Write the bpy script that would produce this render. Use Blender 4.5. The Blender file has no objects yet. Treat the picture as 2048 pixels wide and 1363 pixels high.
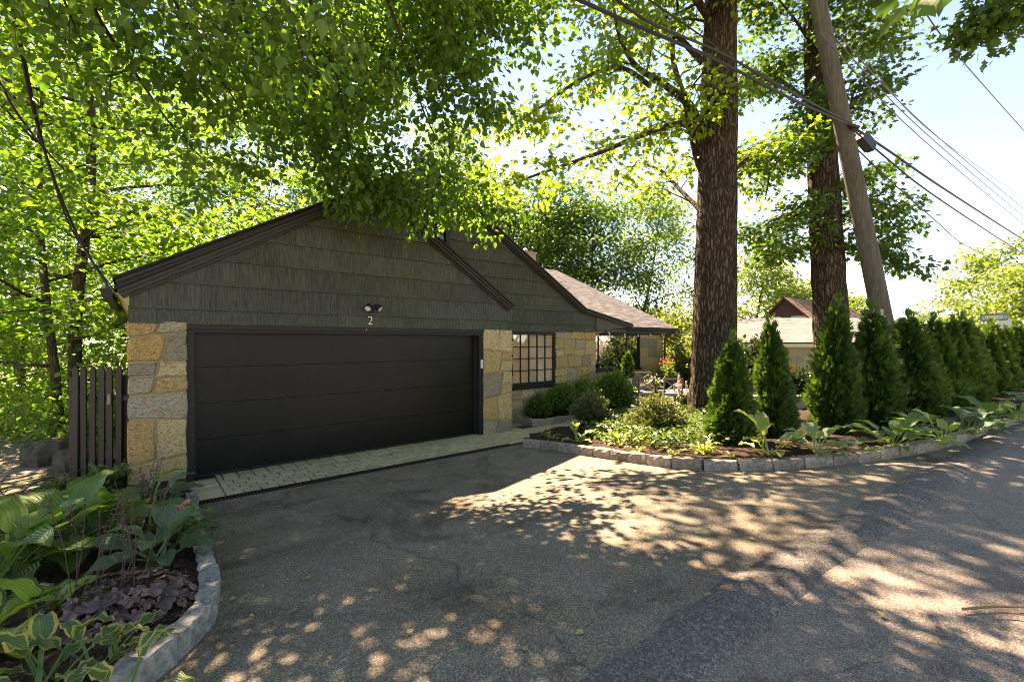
import bpy, math, random
import numpy as np
from mathutils import Vector, Matrix, Euler, noise as mnoise

R = math.radians
SC = bpy.context.scene
COL = SC.collection

# ---------------------------------------------------------------- camera, sky, sun, exposure
F = 910.0            # focal length in photograph pixels (2048 wide)
CAMZ = 2.0
cd = bpy.data.cameras.new('camera'); cam = bpy.data.objects.new('camera', cd); COL.objects.link(cam)
cam.location = (0, 0, CAMZ); cam.rotation_euler = (R(90), 0, 0)
cd.sensor_width = 36.0; cd.sensor_fit = 'HORIZONTAL'; cd.lens = 36.0 * F / 2048.0
cd.clip_start = 0.05; cd.clip_end = 2000
SC.camera = cam

SUN_EL = 52.0
SUN_DIR = Vector((-0.28, 0.74, 0.0)).normalized()      # horizontal direction towards the sun
SUN_AZ = math.degrees(math.atan2(SUN_DIR.x, SUN_DIR.y))
world = bpy.data.worlds.new('World'); SC.world = world; world.use_nodes = True
wn = world.node_tree.nodes; wl = world.node_tree.links
bg = wn.get('Background') or wn.new('ShaderNodeBackground')
sky = wn.new('ShaderNodeTexSky'); sky.sky_type = 'NISHITA'; sky.sun_disc = False
sky.sun_elevation = R(SUN_EL); sky.sun_rotation = R(SUN_AZ)
sky.air_density = 0.65; sky.dust_density = 0.0; sky.ozone_density = 6.0
wl.new(sky.outputs[0], bg.inputs['Color']); bg.inputs['Strength'].default_value = 0.078
sd = bpy.data.lights.new('sun', 'SUN'); sun = bpy.data.objects.new('sun', sd); COL.objects.link(sun)
sd.energy = 3.7; sd.angle = R(0.53); sd.color = (1.0, 0.975, 0.945)
tosun = Vector((SUN_DIR.x * math.cos(R(SUN_EL)), SUN_DIR.y * math.cos(R(SUN_EL)), math.sin(R(SUN_EL))))
sun.rotation_euler = tosun.to_track_quat('Z', 'Y').to_euler()
vs = SC.view_settings
vs.view_transform = 'Standard'; vs.look = 'None'; vs.gamma = 1.0; vs.use_curve_mapping = False
vs.exposure = 3.0
vs.use_white_balance = True; vs.white_balance_temperature = 10600; vs.white_balance_tint = 22
cy = SC.cycles
cy.max_bounces = 10; cy.diffuse_bounces = 5; cy.glossy_bounces = 4; cy.transmission_bounces = 6; cy.transparent_max_bounces = 8
cy.sample_clamp_indirect = 8.0; cy.caustics_reflective = False; cy.caustics_refractive = False
cy.use_denoising = True; cy.denoising_prefilter = 'ACCURATE'; cy.use_adaptive_sampling = False
cy.pixel_filter_type = 'BLACKMAN_HARRIS'; cy.filter_width = 1.05

# ---------------------------------------------------------------- terrain height and placing helpers
HP = (-4.557, 6.46)                      # house origin: left jamb of the garage door
HD = (0.7718, 0.6359)                    # along the facade
RD = (0.814, 0.581)                      # along the road
def st(x, y):
    dx, dy = x - HP[0], y - HP[1]
    return dx * HD[0] + dy * HD[1], -dx * HD[1] + dy * HD[0]
def sxy(s, t):
    return HP[0] + s * HD[0] - t * HD[1], HP[1] + s * HD[1] + t * HD[0]
def uv(x, y):
    return -x * RD[1] + y * RD[0], x * RD[0] + y * RD[1]
def uxy(u, v):
    return -u * RD[1] + v * RD[0], u * RD[0] + v * RD[1]
def sstep(a, b, x):
    k = min(1.0, max(0.0, (x - a) / (b - a))); return k * k * (3 - 2 * k)
def g(x, y):
    u, v = uv(x, y); s, t = st(x, y)
    k = min(1.0, max(0.0, (u - 1.5) / 5.3)); k = k + 0.08 * math.sin(2 * math.pi * k) * -1
    z = 0.45 * (1 - k)
    w = max(0.0, -(s + 2.3))
    z -= sstep(2.0, 5.5, u) * min(9.0, 0.10 * w + 0.035 * w * w)
    z -= 0.06 * max(0.0, t - 14)
    return z
def PX(px, py, Y):
    return Vector(((px - 1024) / F * Y, Y, CAMZ + (681.5 - py) / F * Y))
def GP(px, py, dz=0.0):
    """where the sight line through a photograph pixel meets the ground"""
    kx, kz = (px - 1024) / F, (681.5 - py) / F
    Y = 0.8
    while Y < 90:
        if CAMZ + kz * Y <= g(kx * Y, Y) + dz: break
        Y += 0.02
    return Vector((kx * Y, Y, g(kx * Y, Y)))

# ---------------------------------------------------------------- mesh helpers
def mesh(name, V, faces, attrs=None, uvs=None, smooth=False):
    """V: (n,3); faces: list of index arrays of equal-length rows [(m,k), ...] or list of lists"""
    me = bpy.data.meshes.new(name)
    V = np.asarray(V, dtype=np.float32).reshape(-1, 3)
    if isinstance(faces, np.ndarray): faces = [faces]
    if len(faces) and not isinstance(faces[0], np.ndarray):
        tot = np.array([len(f) for f in faces], dtype=np.int32)
        idx = np.array([i for f in faces for i in f], dtype=np.int32)
    else:
        tot = np.concatenate([np.full(len(f), f.shape[1], dtype=np.int32) for f in faces])
        idx = np.concatenate([f.reshape(-1) for f in faces]).astype(np.int32)
    me.vertices.add(len(V)); me.vertices.foreach_set('co', V.reshape(-1))
    me.loops.add(len(idx)); me.loops.foreach_set('vertex_index', idx)
    me.polygons.add(len(tot))
    st_ = np.zeros(len(tot), dtype=np.int32); st_[1:] = np.cumsum(tot)[:-1]
    me.polygons.foreach_set('loop_start', st_); me.polygons.foreach_set('loop_total', tot)
    me.polygons.foreach_set('use_smooth', np.full(len(tot), bool(smooth)))
    if uvs is not None:
        l = me.uv_layers.new(name='UVMap'); l.data.foreach_set('uv', np.asarray(uvs, dtype=np.float32)[idx].reshape(-1))
    for k, a in (attrs or {}).items():
        at = me.attributes.new(k, 'FLOAT', 'POINT'); at.data.foreach_set('value', np.asarray(a, dtype=np.float32))
    me.update(calc_edges=True); me.validate()
    return me

class MB:
    """collects shapes into one mesh"""
    def __init__(self): self.v = []; self.f = []
    def add(self, V, Fc):
        n = len(self.v); self.v += [tuple(p) for p in V]; self.f += [[i + n for i in q] for q in Fc]; return self
    def box(self, a, b):
        x0, y0, z0 = a; x1, y1, z1 = b
        V = [(x0,y0,z0),(x1,y0,z0),(x1,y1,z0),(x0,y1,z0),(x0,y0,z1),(x1,y0,z1),(x1,y1,z1),(x0,y1,z1)]
        return self.add(V, [[0,3,2,1],[4,5,6,7],[0,1,5,4],[1,2,6,5],[2,3,7,6],[3,0,4,7]])
    def bar(self, p, q, w, h=None, up=(0, 0, 1)):
        p = Vector(p); q = Vector(q); h = h or w; d = (q - p).normalized()
        upv = Vector(up)
        if abs(d.dot(upv)) > 0.95: upv = Vector((0, 1, 0))
        sx = d.cross(upv).normalized() * (w / 2); sz = sx.cross(d).normalized() * (h / 2)
        V = [c + a * sx + b * sz for c in (p, q) for a, b in ((-1,-1),(1,-1),(1,1),(-1,1))]
        return self.add(V, [[0,1,2,3][::-1],[4,5,6,7],[0,1,5,4],[1,2,6,5],[2,3,7,6],[3,0,4,7]])
    def tube(self, pts, rad, sides=8, cap=True):
        V, Fc = tube_arrays(pts, rad, sides, cap); return self.add(V, Fc)
    def prism(self, poly, fn, d0, d1):
        """poly in 2D, fn(a, b, depth) -> xyz"""
        n = len(poly); V = [fn(a, b, d0) for a, b in poly] + [fn(a, b, d1) for a, b in poly]
        return self.add(V, [list(range(n)), list(range(n, 2 * n))[::-1]] + [[i, i + n, (i + 1) % n + n, (i + 1) % n] for i in range(n)])
    def lathe(self, prof, c, n=16):
        V = []; Fc = []
        for r, z in prof:
            for i in range(n):
                a = 2 * math.pi * i / n; V.append((c[0] + r * math.cos(a), c[1] + r * math.sin(a), c[2] + z))
        for j in range(len(prof) - 1):
            for i in range(n):
                Fc.append([j*n+i, j*n+(i+1) % n, (j+1)*n+(i+1) % n, (j+1)*n+i])
        return self.add(V, Fc)
    def mesh(self, name, smooth=False, fix=True):
        me = mesh(name, self.v, self.f, smooth=smooth)
        return me

def tube_arrays(pts, rad, sides=8, cap=True):
    pts = [Vector(p) for p in pts]; n = len(pts)
    if not hasattr(rad, '__len__'): rad = [rad] * n
    V = []; Fc = []
    d = (pts[1] - pts[0]).normalized()
    ref = Vector((0, 0, 1)) if abs(d.z) < 0.9 else Vector((1, 0, 0))
    for i in range(n):
        d = (pts[min(i+1, n-1)] - pts[max(i-1, 0)]).normalized()
        a = d.cross(ref).normalized(); b = a.cross(d).normalized(); ref = b
        for k in range(sides):
            an = 2 * math.pi * k / sides
            V.append(pts[i] + (a * math.cos(an) + b * math.sin(an)) * rad[i])
    for i in range(n - 1):
        for k in range(sides):
            Fc.append([i*sides+k, i*sides+(k+1) % sides, (i+1)*sides+(k+1) % sides, (i+1)*sides+k])
    if cap:
        Fc.append(list(range(sides))[::-1]); Fc.append(list(range((n-1)*sides, n*sides)))
    return V, Fc

def obj(name, me, mat=None, parent=None, loc=None, rot=None, scale=None):
    if isinstance(me, MB): me = me.mesh(name)
    if mat is not None and len(me.materials) == 0: me.materials.append(mat)
    o = bpy.data.objects.new(name, me); COL.objects.link(o)
    if parent is not None: o.parent = parent
    if loc is not None: o.location = loc
    if rot is not None: o.rotation_euler = rot
    if scale is not None: o.scale = (scale,) * 3 if not hasattr(scale, '__len__') else scale
    return o
def tag(o, label=None, cat=None, group=None, kind=None):
    if label: o['label'] = label
    if cat: o['category'] = cat
    if group: o['group'] = group
    if kind: o['kind'] = kind
    return o
def thing(name, label, cat, loc=(0, 0, 0), rotz=0.0, group=None):
    o = bpy.data.objects.new(name, None); COL.objects.link(o); o.empty_display_size = 0.2
    o.location = loc; o.rotation_euler = (0, 0, rotz); return tag(o, label, cat, group)
ORD = ['first', 'second', 'third', 'fourth', 'fifth', 'sixth', 'seventh', 'eighth', 'ninth', 'tenth', 'eleventh', 'twelfth', 'thirteenth',
       'fourteenth', 'fifteenth', 'sixteenth', 'seventeenth', 'eighteenth', 'nineteenth', 'twentieth']

# ---------------------------------------------------------------- materials
def newmat(name):
    m = bpy.data.materials.new(name); m.use_nodes = True; nt = m.node_tree; nt.nodes.clear()
    out = nt.nodes.new('ShaderNodeOutputMaterial')
    return m, nt, out
def N(nt, t, **kw):
    n = nt.nodes.new(t)
    for k, v in kw.items():
        if hasattr(n, k): setattr(n, k, v)
        else: n.inputs[k].default_value = v
    return n
def ramp(nt, fac, stops):
    r = nt.nodes.new('ShaderNodeValToRGB'); e = r.color_ramp.elements
    while len(e) < len(stops): e.new(0.5)
    for i, (p, c) in enumerate(stops):
        e[i].position = p; e[i].color = (*c, 1) if len(c) == 3 else c
    nt.links.new(fac, r.inputs['Fac']); return r
def mixc(nt, fac, a, b, mode='MIX'):
    n = nt.nodes.new('ShaderNodeMix'); n.data_type = 'RGBA'; n.blend_type = mode
    for sock, v in ((n.inputs['Factor'], fac), (n.inputs['A'], a), (n.inputs['B'], b)):
        pass
    fi = [s for s in n.inputs if s.name == 'Factor' and s.type == 'VALUE'][0]
    ai = [s for s in n.inputs if s.name == 'A' and s.type == 'RGBA'][0]; bi = [s for s in n.inputs if s.name == 'B' and s.type == 'RGBA'][0]
    for sock, v in ((fi, fac), (ai, a), (bi, b)):
        if isinstance(v, bpy.types.NodeSocket): nt.links.new(v, sock)
        elif hasattr(v, '__len__'): sock.default_value = (*v, 1) if len(v) == 3 else v
        else: sock.default_value = v
    return [s for s in n.outputs if s.type == 'RGBA'][0]
def coords(nt, scale=(1, 1, 1), kind='Object', rot=(0, 0, 0)):
    tc = nt.nodes.new('ShaderNodeTexCoord'); mp = nt.nodes.new('ShaderNodeMapping')
    mp.inputs['Scale'].default_value = scale; mp.inputs['Rotation'].default_value = rot
    nt.links.new(tc.outputs[kind], mp.inputs['Vector']); return mp.outputs[0]
def tnoise(nt, vec, scale, detail=4, rough=0.6, dist=0.0):
    n = N(nt, 'ShaderNodeTexNoise'); n.inputs['Scale'].default_value = scale; n.inputs['Detail'].default_value = detail
    n.inputs['Roughness'].default_value = rough; n.inputs['Distortion'].default_value = dist
    nt.links.new(vec, n.inputs['Vector']); return n.outputs['Fac']
def bump(nt, h, strength, dist, prev=None):
    b = nt.nodes.new('ShaderNodeBump'); b.inputs['Strength'].default_value = strength; b.inputs['Distance'].default_value = dist
    nt.links.new(h, b.inputs['Height'])
    if prev is not None: nt.links.new(prev, b.inputs['Normal'])
    return b.outputs[0]
def finish(nt, out, col, rough=0.7, nrm=None, spec=0.4, metal=0.0, sheen=None):
    p = nt.nodes.new('ShaderNodeBsdfPrincipled')
    if isinstance(col, bpy.types.NodeSocket): nt.links.new(col, p.inputs['Base Color'])
    else: p.inputs['Base Color'].default_value = (*col, 1)
    if isinstance(rough, bpy.types.NodeSocket): nt.links.new(rough, p.inputs['Roughness'])
    else: p.inputs['Roughness'].default_value = rough
    p.inputs['Specular IOR Level'].default_value = spec; p.inputs['Metallic'].default_value = metal
    if nrm is not None: nt.links.new(nrm, p.inputs['Normal'])
    nt.links.new(p.outputs[0], out.inputs['Surface']); return p
def objrand(nt):
    return N(nt, 'ShaderNodeObjectInfo').outputs['Random']
def simple(name, c1, c2=None, scale=8, rough=0.6, bumpd=0.0, spec=0.4, metal=0.0, vary=0.0, vscale=(1, 1, 1), detail=5):
    m, nt, out = newmat(name); vec = coords(nt, vscale)
    f = tnoise(nt, vec, scale, detail)
    col = ramp(nt, f, [(0.3, c1), (0.7, c2 or tuple(0.8 * c for c in c1))]).outputs[0]
    if vary:
        r = ramp(nt, objrand(nt), [(0, (1 - vary,) * 3), (1, (1 + vary,) * 3)]).outputs[0]
        col = mixc(nt, 1.0, col, r, 'MULTIPLY')
    nrm = bump(nt, f, 0.6, bumpd) if bumpd else None
    finish(nt, out, col, rough, nrm, spec, metal); return m
def leafmat(name, c1, c2, tc=1.7, trans=0.45, rough=0.42, spec=0.35, edge=None, ribs=0.0, objvar=0.12):
    """leaf: reflecting side plus light that comes through; 'rnd' gives each leaf its own tone"""
    m, nt, out = newmat(name)
    at = N(nt, 'ShaderNodeAttribute'); at.attribute_name = 'rnd'
    col = ramp(nt, at.outputs['Fac'], [(0.0, c1), (1.0, c2)]).outputs[0]
    nrm = None
    if edge is not None or ribs:
        tc_ = nt.nodes.new('ShaderNodeTexCoord'); sp = nt.nodes.new('ShaderNodeSeparateXYZ'); nt.links.new(tc_.outputs['UV'], sp.inputs[0])
        if edge is not None:
            nz = tnoise(nt, coords(nt, (1, 1, 1), 'UV'), 6, 2)
            a = N(nt, 'ShaderNodeMath', operation='MULTIPLY_ADD'); nt.links.new(nz, a.inputs[0]); a.inputs[1].default_value = 0.22; nt.links.new(sp.outputs['X'], a.inputs[2])
            k = ramp(nt, a.outputs[0], [(edge[1] + 0.10, (0, 0, 0)), (edge[1] + 0.15, (1, 1, 1))]).outputs[0]
            col = mixc(nt, k, col, edge[0])
        if ribs:
            w = N(nt, 'ShaderNodeMath', operation='SINE'); mu = N(nt, 'ShaderNodeMath', operation='MULTIPLY'); mu.inputs[1].default_value = 34
            nt.links.new(sp.outputs['X'], mu.inputs[0]); nt.links.new(mu.outputs[0], w.inputs[0])
            nrm = bump(nt, w.outputs[0], 0.5, ribs)
            rr = ramp(nt, w.outputs[0], [(0.0, (0.82,) * 3), (0.5, (1, 1, 1))]).outputs[0]
            col = mixc(nt, 1.0, col, rr, 'MULTIPLY')
    if objvar:
        r = ramp(nt, objrand(nt), [(0, (1 - objvar, 1 - objvar * 0.6, 1 - objvar)), (1, (1 + objvar, 1 + objvar * 0.5, 1))]).outputs[0]
        col = mixc(nt, 1.0, col, r, 'MULTIPLY')
    p = nt.nodes.new('ShaderNodeBsdfPrincipled'); nt.links.new(col, p.inputs['Base Color'])
    p.inputs['Roughness'].default_value = rough; p.inputs['Specular IOR Level'].default_value = spec
    if nrm is not None: nt.links.new(nrm, p.inputs['Normal'])
    tl = nt.nodes.new('ShaderNodeBsdfTranslucent')
    tcol = mixc(nt, 1.0, col, (tc * 1.0, tc, tc * 0.5), 'MULTIPLY'); nt.links.new(tcol, tl.inputs['Color'])
    mx = nt.nodes.new('ShaderNodeMixShader'); mx.inputs[0].default_value = trans
    nt.links.new(p.outputs[0], mx.inputs[1]); nt.links.new(tl.outputs[0], mx.inputs[2]); nt.links.new(mx.outputs[0], out.inputs['Surface'])
    return m

M = {}
def asphalt(name, dark, light, brown, scale, crack=0.6):
    m, nt, out = newmat(name); v = coords(nt)
    big = tnoise(nt, v, 0.42, 6, 0.62, 0.7); mid = tnoise(nt, v, 1.7, 5, 0.65, 0.4); st_ = tnoise(nt, coords(nt, (1, 1, 1), 'Object', (0, 0, 2.1)), 0.8, 6, 0.7, 1.2)
    base = ramp(nt, big, [(0.36, dark), (0.50, light), (0.62, brown)]).outputs[0]
    base = mixc(nt, 0.4, base, ramp(nt, mid, [(0.35, dark), (0.68, light)]).outputs[0])
    base = mixc(nt, ramp(nt, st_, [(0.53, (0, 0, 0)), (0.66, (0.65,) * 3)]).outputs[0], base, tuple(0.55 * c for c in dark))
    # hairline cracks
    vd = N(nt, 'ShaderNodeVectorMath', operation='ADD'); nv = N(nt, 'ShaderNodeTexNoise'); nv.inputs['Scale'].default_value = 1.6; nv.inputs['Detail'].default_value = 5
    nt.links.new(v, nv.inputs['Vector']); sv = N(nt, 'ShaderNodeVectorMath', operation='SCALE'); sv.inputs['Scale'].default_value = 0.9
    nt.links.new(nv.outputs['Color'], sv.inputs[0]); nt.links.new(v, vd.inputs[0]); nt.links.new(sv.outputs[0], vd.inputs[1])
    ck = N(nt, 'ShaderNodeTexVoronoi', feature='DISTANCE_TO_EDGE'); ck.inputs['Scale'].default_value = 0.24; nt.links.new(vd.outputs[0], ck.inputs['Vector'])
    cm = ramp(nt, ck.outputs['Distance'], [(0.0, (1 - crack,) * 3), (0.006, (1, 1, 1))]).outputs[0]
    base = mixc(nt, 1.0, base, cm, 'MULTIPLY')
    vo = N(nt, 'ShaderNodeTexVoronoi'); vo.inputs['Scale'].default_value = scale; nt.links.new(v, vo.inputs['Vector'])
    sp = ramp(nt, vo.outputs['Color'], [(0.22, (0.6,) * 3), (0.66, (1.05,) * 3), (0.92, (1.8, 1.77, 1.66))]).outputs[0]
    col = mixc(nt, 1.0, base, sp, 'MULTIPLY')
    fine = tnoise(nt, v, scale * 0.5, 3, 0.7)
    col = mixc(nt, 1.0, col, ramp(nt, fine, [(0.3, (0.84,) * 3), (0.7, (1.14,) * 3)]).outputs[0], 'MULTIPLY')
    nrm = bump(nt, vo.outputs['Distance'], 0.45, 0.006); nrm = bump(nt, fine, 0.5, 0.008, nrm)
    finish(nt, out, col, 0.88, nrm, 0.25); return m
M['drive'] = asphalt('driveway_asphalt', (0.122, 0.100, 0.071), (0.250, 0.208, 0.152), (0.240, 0.174, 0.112), 125, 0.4)
M['road'] = asphalt('road_asphalt', (0.200, 0.164, 0.134), (0.250, 0.208, 0.172), (0.260, 0.206, 0.166), 150, 0.3)
M['berm'] = asphalt('berm_asphalt', (0.110, 0.096, 0.084), (0.165, 0.144, 0.126), (0.172, 0.142, 0.118), 90, 0.2)

def stonemat():
    m, nt, out = newmat('fieldstone'); v = coords(nt)
    r = objrand(nt)
    base = ramp(nt, r, [(0.0, (0.56, 0.38, 0.17)), (0.20, (0.66, 0.50, 0.26)), (0.36, (0.45, 0.38, 0.26)), (0.52, (0.60, 0.36, 0.14)), (0.66, (0.62, 0.45, 0.22)), (0.80, (0.33, 0.28, 0.19)), (1.0, (0.64, 0.47, 0.26))])
    base.color_ramp.interpolation = 'CONSTANT'
    f1 = tnoise(nt, v, 4.5, 6, 0.7, 1.2); f3 = tnoise(nt, coords(nt, (1, 1, 1), 'Object', (1, 2, 0)), 9, 5, 0.7, 0.8)
    f2 = tnoise(nt, coords(nt, (30, 30, 70), 'Object', (0.3, 0.6, 0.5)), 1.0, 3, 0.65, 1.4)
    c = mixc(nt, ramp(nt, f1, [(0.52, (0, 0, 0)), (0.68, (0.8,) * 3)]).outputs[0], base.outputs[0], (0.60, 0.34, 0.12))
    c = mixc(nt, ramp(nt, f1, [(0.28, (0.7,) * 3), (0.40, (0, 0, 0))]).outputs[0], c, (0.42, 0.355, 0.23))
    c = mixc(nt, ramp(nt, f3, [(0.60, (0, 0, 0)), (0.76, (0.6,) * 3)]).outputs[0], c, (0.68, 0.57, 0.38))
    c = mixc(nt, ramp(nt, f2, [(0.38, (0.9,) * 3), (0.50, (0, 0, 0))]).outputs[0], c, (0.13, 0.085, 0.042))
    nrm = bump(nt, f2, 0.9, 0.016); nrm = bump(nt, f1, 0.6, 0.03, nrm)
    finish(nt, out, c, 0.9, nrm, 0.15); return m
M['stone'] = stonemat()
M['mortar'] = simple('mortar', (0.40, 0.32, 0.19), (0.30, 0.235, 0.135), 25, 0.95, 0.004, 0.1)

def sidingmat():
    m, nt, out = newmat('striated_shingle'); v = coords(nt, (1, 1, 0.035))
    f = tnoise(nt, v, 60, 2, 0.6); f2 = tnoise(nt, coords(nt, (1, 1, 0.5)), 3.0, 4)
    c = ramp(nt, f, [(0.34, (0.038, 0.039, 0.026)), (0.50, (0.057, 0.058, 0.040)), (0.66, (0.082, 0.083, 0.058))]).outputs[0]
    c = mixc(nt, 1.0, c, ramp(nt, f2, [(0.3, (0.85,) * 3), (0.7, (1.12,) * 3)]).outputs[0], 'MULTIPLY')
    c = mixc(nt, 1.0, c, ramp(nt, objrand(nt), [(0, (0.88,) * 3), (1, (1.14, 1.14, 1.10))]).outputs[0], 'MULTIPLY')
    finish(nt, out, c, 0.62, bump(nt, f, 0.35, 0.004), 0.25); return m
M['siding'] = sidingmat()
M['trim'] = simple('dark_trim', (0.020, 0.019, 0.016), (0.013, 0.012, 0.010), 14, 0.5, 0.002, 0.3)
M['rake'] = simple('rake_board', (0.036, 0.031, 0.021), (0.022, 0.019, 0.013), 6, 0.55, 0.002, 0.4, vscale=(1, 1, 5))
M['soffit'] = simple('soffit_paint', (0.075, 0.075, 0.058), (0.055, 0.055, 0.042), 5, 0.6)
M['soffit_lit'] = simple('soffit_lit', (0.42, 0.36, 0.14), (0.34, 0.29, 0.11), 5, 0.6)  # yellowish light on the left eave soffit, put into the colour
def doormat():
    m, nt, out = newmat('garage_door_paint'); f = tnoise(nt, coords(nt, (0.35, 1, 1)), 42, 4, 0.7); f2 = tnoise(nt, coords(nt, (1, 1, 1)), 2.2, 4)
    f3 = tnoise(nt, coords(nt, (1, 1, 0.05)), 22, 3)
    c = ramp(nt, f, [(0.3, (0.0055, 0.0046, 0.0028)), (0.7, (0.0120, 0.0100, 0.0062))]).outputs[0]
    c = mixc(nt, 1.0, c, ramp(nt, f2, [(0.3, (0.7,) * 3), (0.7, (1.3,) * 3)]).outputs[0], 'MULTIPLY')
    c = mixc(nt, 1.0, c, ramp(nt, f3, [(0.3, (0.85,) * 3), (0.7, (1.15,) * 3)]).outputs[0], 'MULTIPLY')
    finish(nt, out, c, 0.36, bump(nt, f, 0.4, 0.003), 0.24); return m
M['door'] = doormat()
def shinglemat(name, a, b, c_):
    m, nt, out = newmat(name); at = N(nt, 'ShaderNodeAttribute'); at.attribute_name = 'rnd'
    c = ramp(nt, at.outputs['Fac'], [(0, a), (0.5, b), (1, c_)]).outputs[0]
    f = tnoise(nt, coords(nt), 60, 4, 0.7); f2 = tnoise(nt, coords(nt), 0.9, 4)
    c = mixc(nt, 1.0, c, ramp(nt, f, [(0.3, (0.75,) * 3), (0.7, (1.25,) * 3)]).outputs[0], 'MULTIPLY')
    c = mixc(nt, 1.0, c, ramp(nt, f2, [(0.3, (0.85,) * 3), (0.7, (1.1,) * 3)]).outputs[0], 'MULTIPLY')
    finish(nt, out, c, 0.92, bump(nt, f, 0.5, 0.004), 0.2); return m
M['shingle'] = shinglemat('roof_shingle', (0.066, 0.064, 0.065), (0.092, 0.089, 0.090), (0.122, 0.117, 0.118))
M['shingle_grey'] = shinglemat('grey_roof_shingle', (0.165, 0.150, 0.138), (0.195, 0.180, 0.165), (0.235, 0.215, 0.20))
M['shingle_brown'] = shinglemat('brown_roof_shingle', (0.175, 0.100, 0.068), (0.21, 0.125, 0.085), (0.245, 0.15, 0.105))
M['roofdark'] = simple('roof_edge', (0.045, 0.036, 0.030), (0.030, 0.026, 0.022), 30, 0.9, 0.003, 0.2)

def glassmat(name, tint, refl=0.5, clear=True):
    m, nt, out = newmat(name)
    gl = N(nt, 'ShaderNodeBsdfGlossy'); gl.inputs['Roughness'].default_value = 0.02; gl.inputs['Color'].default_value = (0.95, 0.97, 1, 1)
    f = tnoise(nt, coords(nt), 2.2, 2); nt.links.new(bump(nt, f, 0.25, 0.02), gl.inputs['Normal'])
    if clear: b = N(nt, 'ShaderNodeBsdfTransparent'); b.inputs['Color'].default_value = (*tint, 1)
    else: b = N(nt, 'ShaderNodeBsdfDiffuse'); b.inputs['Color'].default_value = (*tint, 1)
    mx = nt.nodes.new('ShaderNodeMixShader'); mx.inputs[0].default_value = refl
    nt.links.new(b.outputs[0], mx.inputs[1]); nt.links.new(gl.outputs[0], mx.inputs[2]); nt.links.new(mx.outputs[0], out.inputs['Surface'])
    return m
M['pane_clear'] = glassmat('window_glass', (0.96, 0.96, 0.95), 0.10)
M['pane_dark'] = glassmat('picture_window_glass', (0.012, 0.013, 0.012), 0.28, False)
M['blind'] = simple('tan_blind', (0.90, 0.58, 0.30), (0.84, 0.52, 0.26), 3, 0.8, vscale=(1, 1, 0.2))
M['curtain'] = simple('pale_curtain', (0.86, 0.66, 0.46), (0.74, 0.52, 0.33), 9, 0.85, 0.01, vscale=(1, 1, 0.15))
M['brass'] = simple('pale_metal', (0.62, 0.56, 0.36), (0.55, 0.5, 0.33), 10, 0.35, 0, 0.5, 0.6)
M['black_metal'] = simple('black_metal', (0.016, 0.015, 0.015), (0.010, 0.010, 0.010), 20, 0.4, 0, 0.5)
M['lens'] = simple('lamp_lens', (0.78, 0.72, 0.62), (0.7, 0.64, 0.54), 10, 0.25)
M['white_plastic'] = simple('white_plastic', (0.68, 0.68, 0.66), (0.62, 0.62, 0.60), 10, 0.4)
M['granite'] = simple('granite_block', (0.40, 0.335, 0.26), (0.165, 0.135, 0.10), 17, 0.92, 0.014, 0.15, vary=0.22, detail=9)
M['granite_grey'] = simple('grey_granite', (0.42, 0.40, 0.355), (0.13, 0.125, 0.105), 20, 0.92, 0.03, 0.2, vary=0.12, detail=9)
def pavermat():
    m, nt, out = newmat('concrete_paver'); v = coords(nt)
    f = tnoise(nt, v, 30, 5); f2 = tnoise(nt, v, 2.5, 3)
    c = ramp(nt, f, [(0.3, (0.42, 0.345, 0.205)), (0.7, (0.56, 0.465, 0.285))]).outputs[0]
    c = mixc(nt, 1.0, c, ramp(nt, objrand(nt), [(0, (0.84, 0.84, 0.84)), (1, (1.12, 1.1, 1.05))]).outputs[0], 'MULTIPLY')
    c = mixc(nt, 1.0, c, ramp(nt, f2, [(0.3, (0.85, 0.86, 0.85)), (0.7, (1.08,) * 3)]).outputs[0], 'MULTIPLY')
    finish(nt, out, c, 0.88, bump(nt, f, 0.5, 0.004), 0.25); return m
M['paver'] = pavermat()
M['joint'] = simple('joint_sand', (0.085, 0.075, 0.055), (0.055, 0.05, 0.038), 40, 0.95, 0.003, 0.1)
M['bluestone'] = simple('bluestone', (0.21, 0.215, 0.225), (0.155, 0.16, 0.17), 6, 0.8, 0.003, 0.3, vary=0.15)
M['rock'] = simple('mossy_rock', (0.11, 0.10, 0.075), (0.045, 0.045, 0.03), 9, 0.95, 0.02, 0.15)
M['rust'] = simple('rusty_iron', (0.060, 0.030, 0.018), (0.030, 0.016, 0.012), 30, 0.8, 0.002, 0.3)
M['pit'] = simple('drain_channel', (0.008, 0.007, 0.006), (0.006, 0.005, 0.005), 30, 0.9)
def mulchmat():
    m, nt, out = newmat('bark_mulch'); v = coords(nt)
    f = tnoise(nt, v, 45, 6, 0.75, 0.8); f2 = tnoise(nt, v, 6, 4)
    c = ramp(nt, f, [(0.30, (0.018, 0.010, 0.007)), (0.52, (0.060, 0.034, 0.022)), (0.75, (0.150, 0.090, 0.058))]).outputs[0]
    c = mixc(nt, 1.0, c, ramp(nt, f2, [(0.3, (0.75,) * 3), (0.7, (1.2,) * 3)]).outputs[0], 'MULTIPLY')
    finish(nt, out, c, 0.95, bump(nt, f, 1.0, 0.03), 0.15); return m
M['mulch'] = mulchmat()
M['chip'] = simple('bark_chip', (0.115, 0.066, 0.042), (0.030, 0.018, 0.012), 30, 0.95, 0, 0.15)
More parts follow.
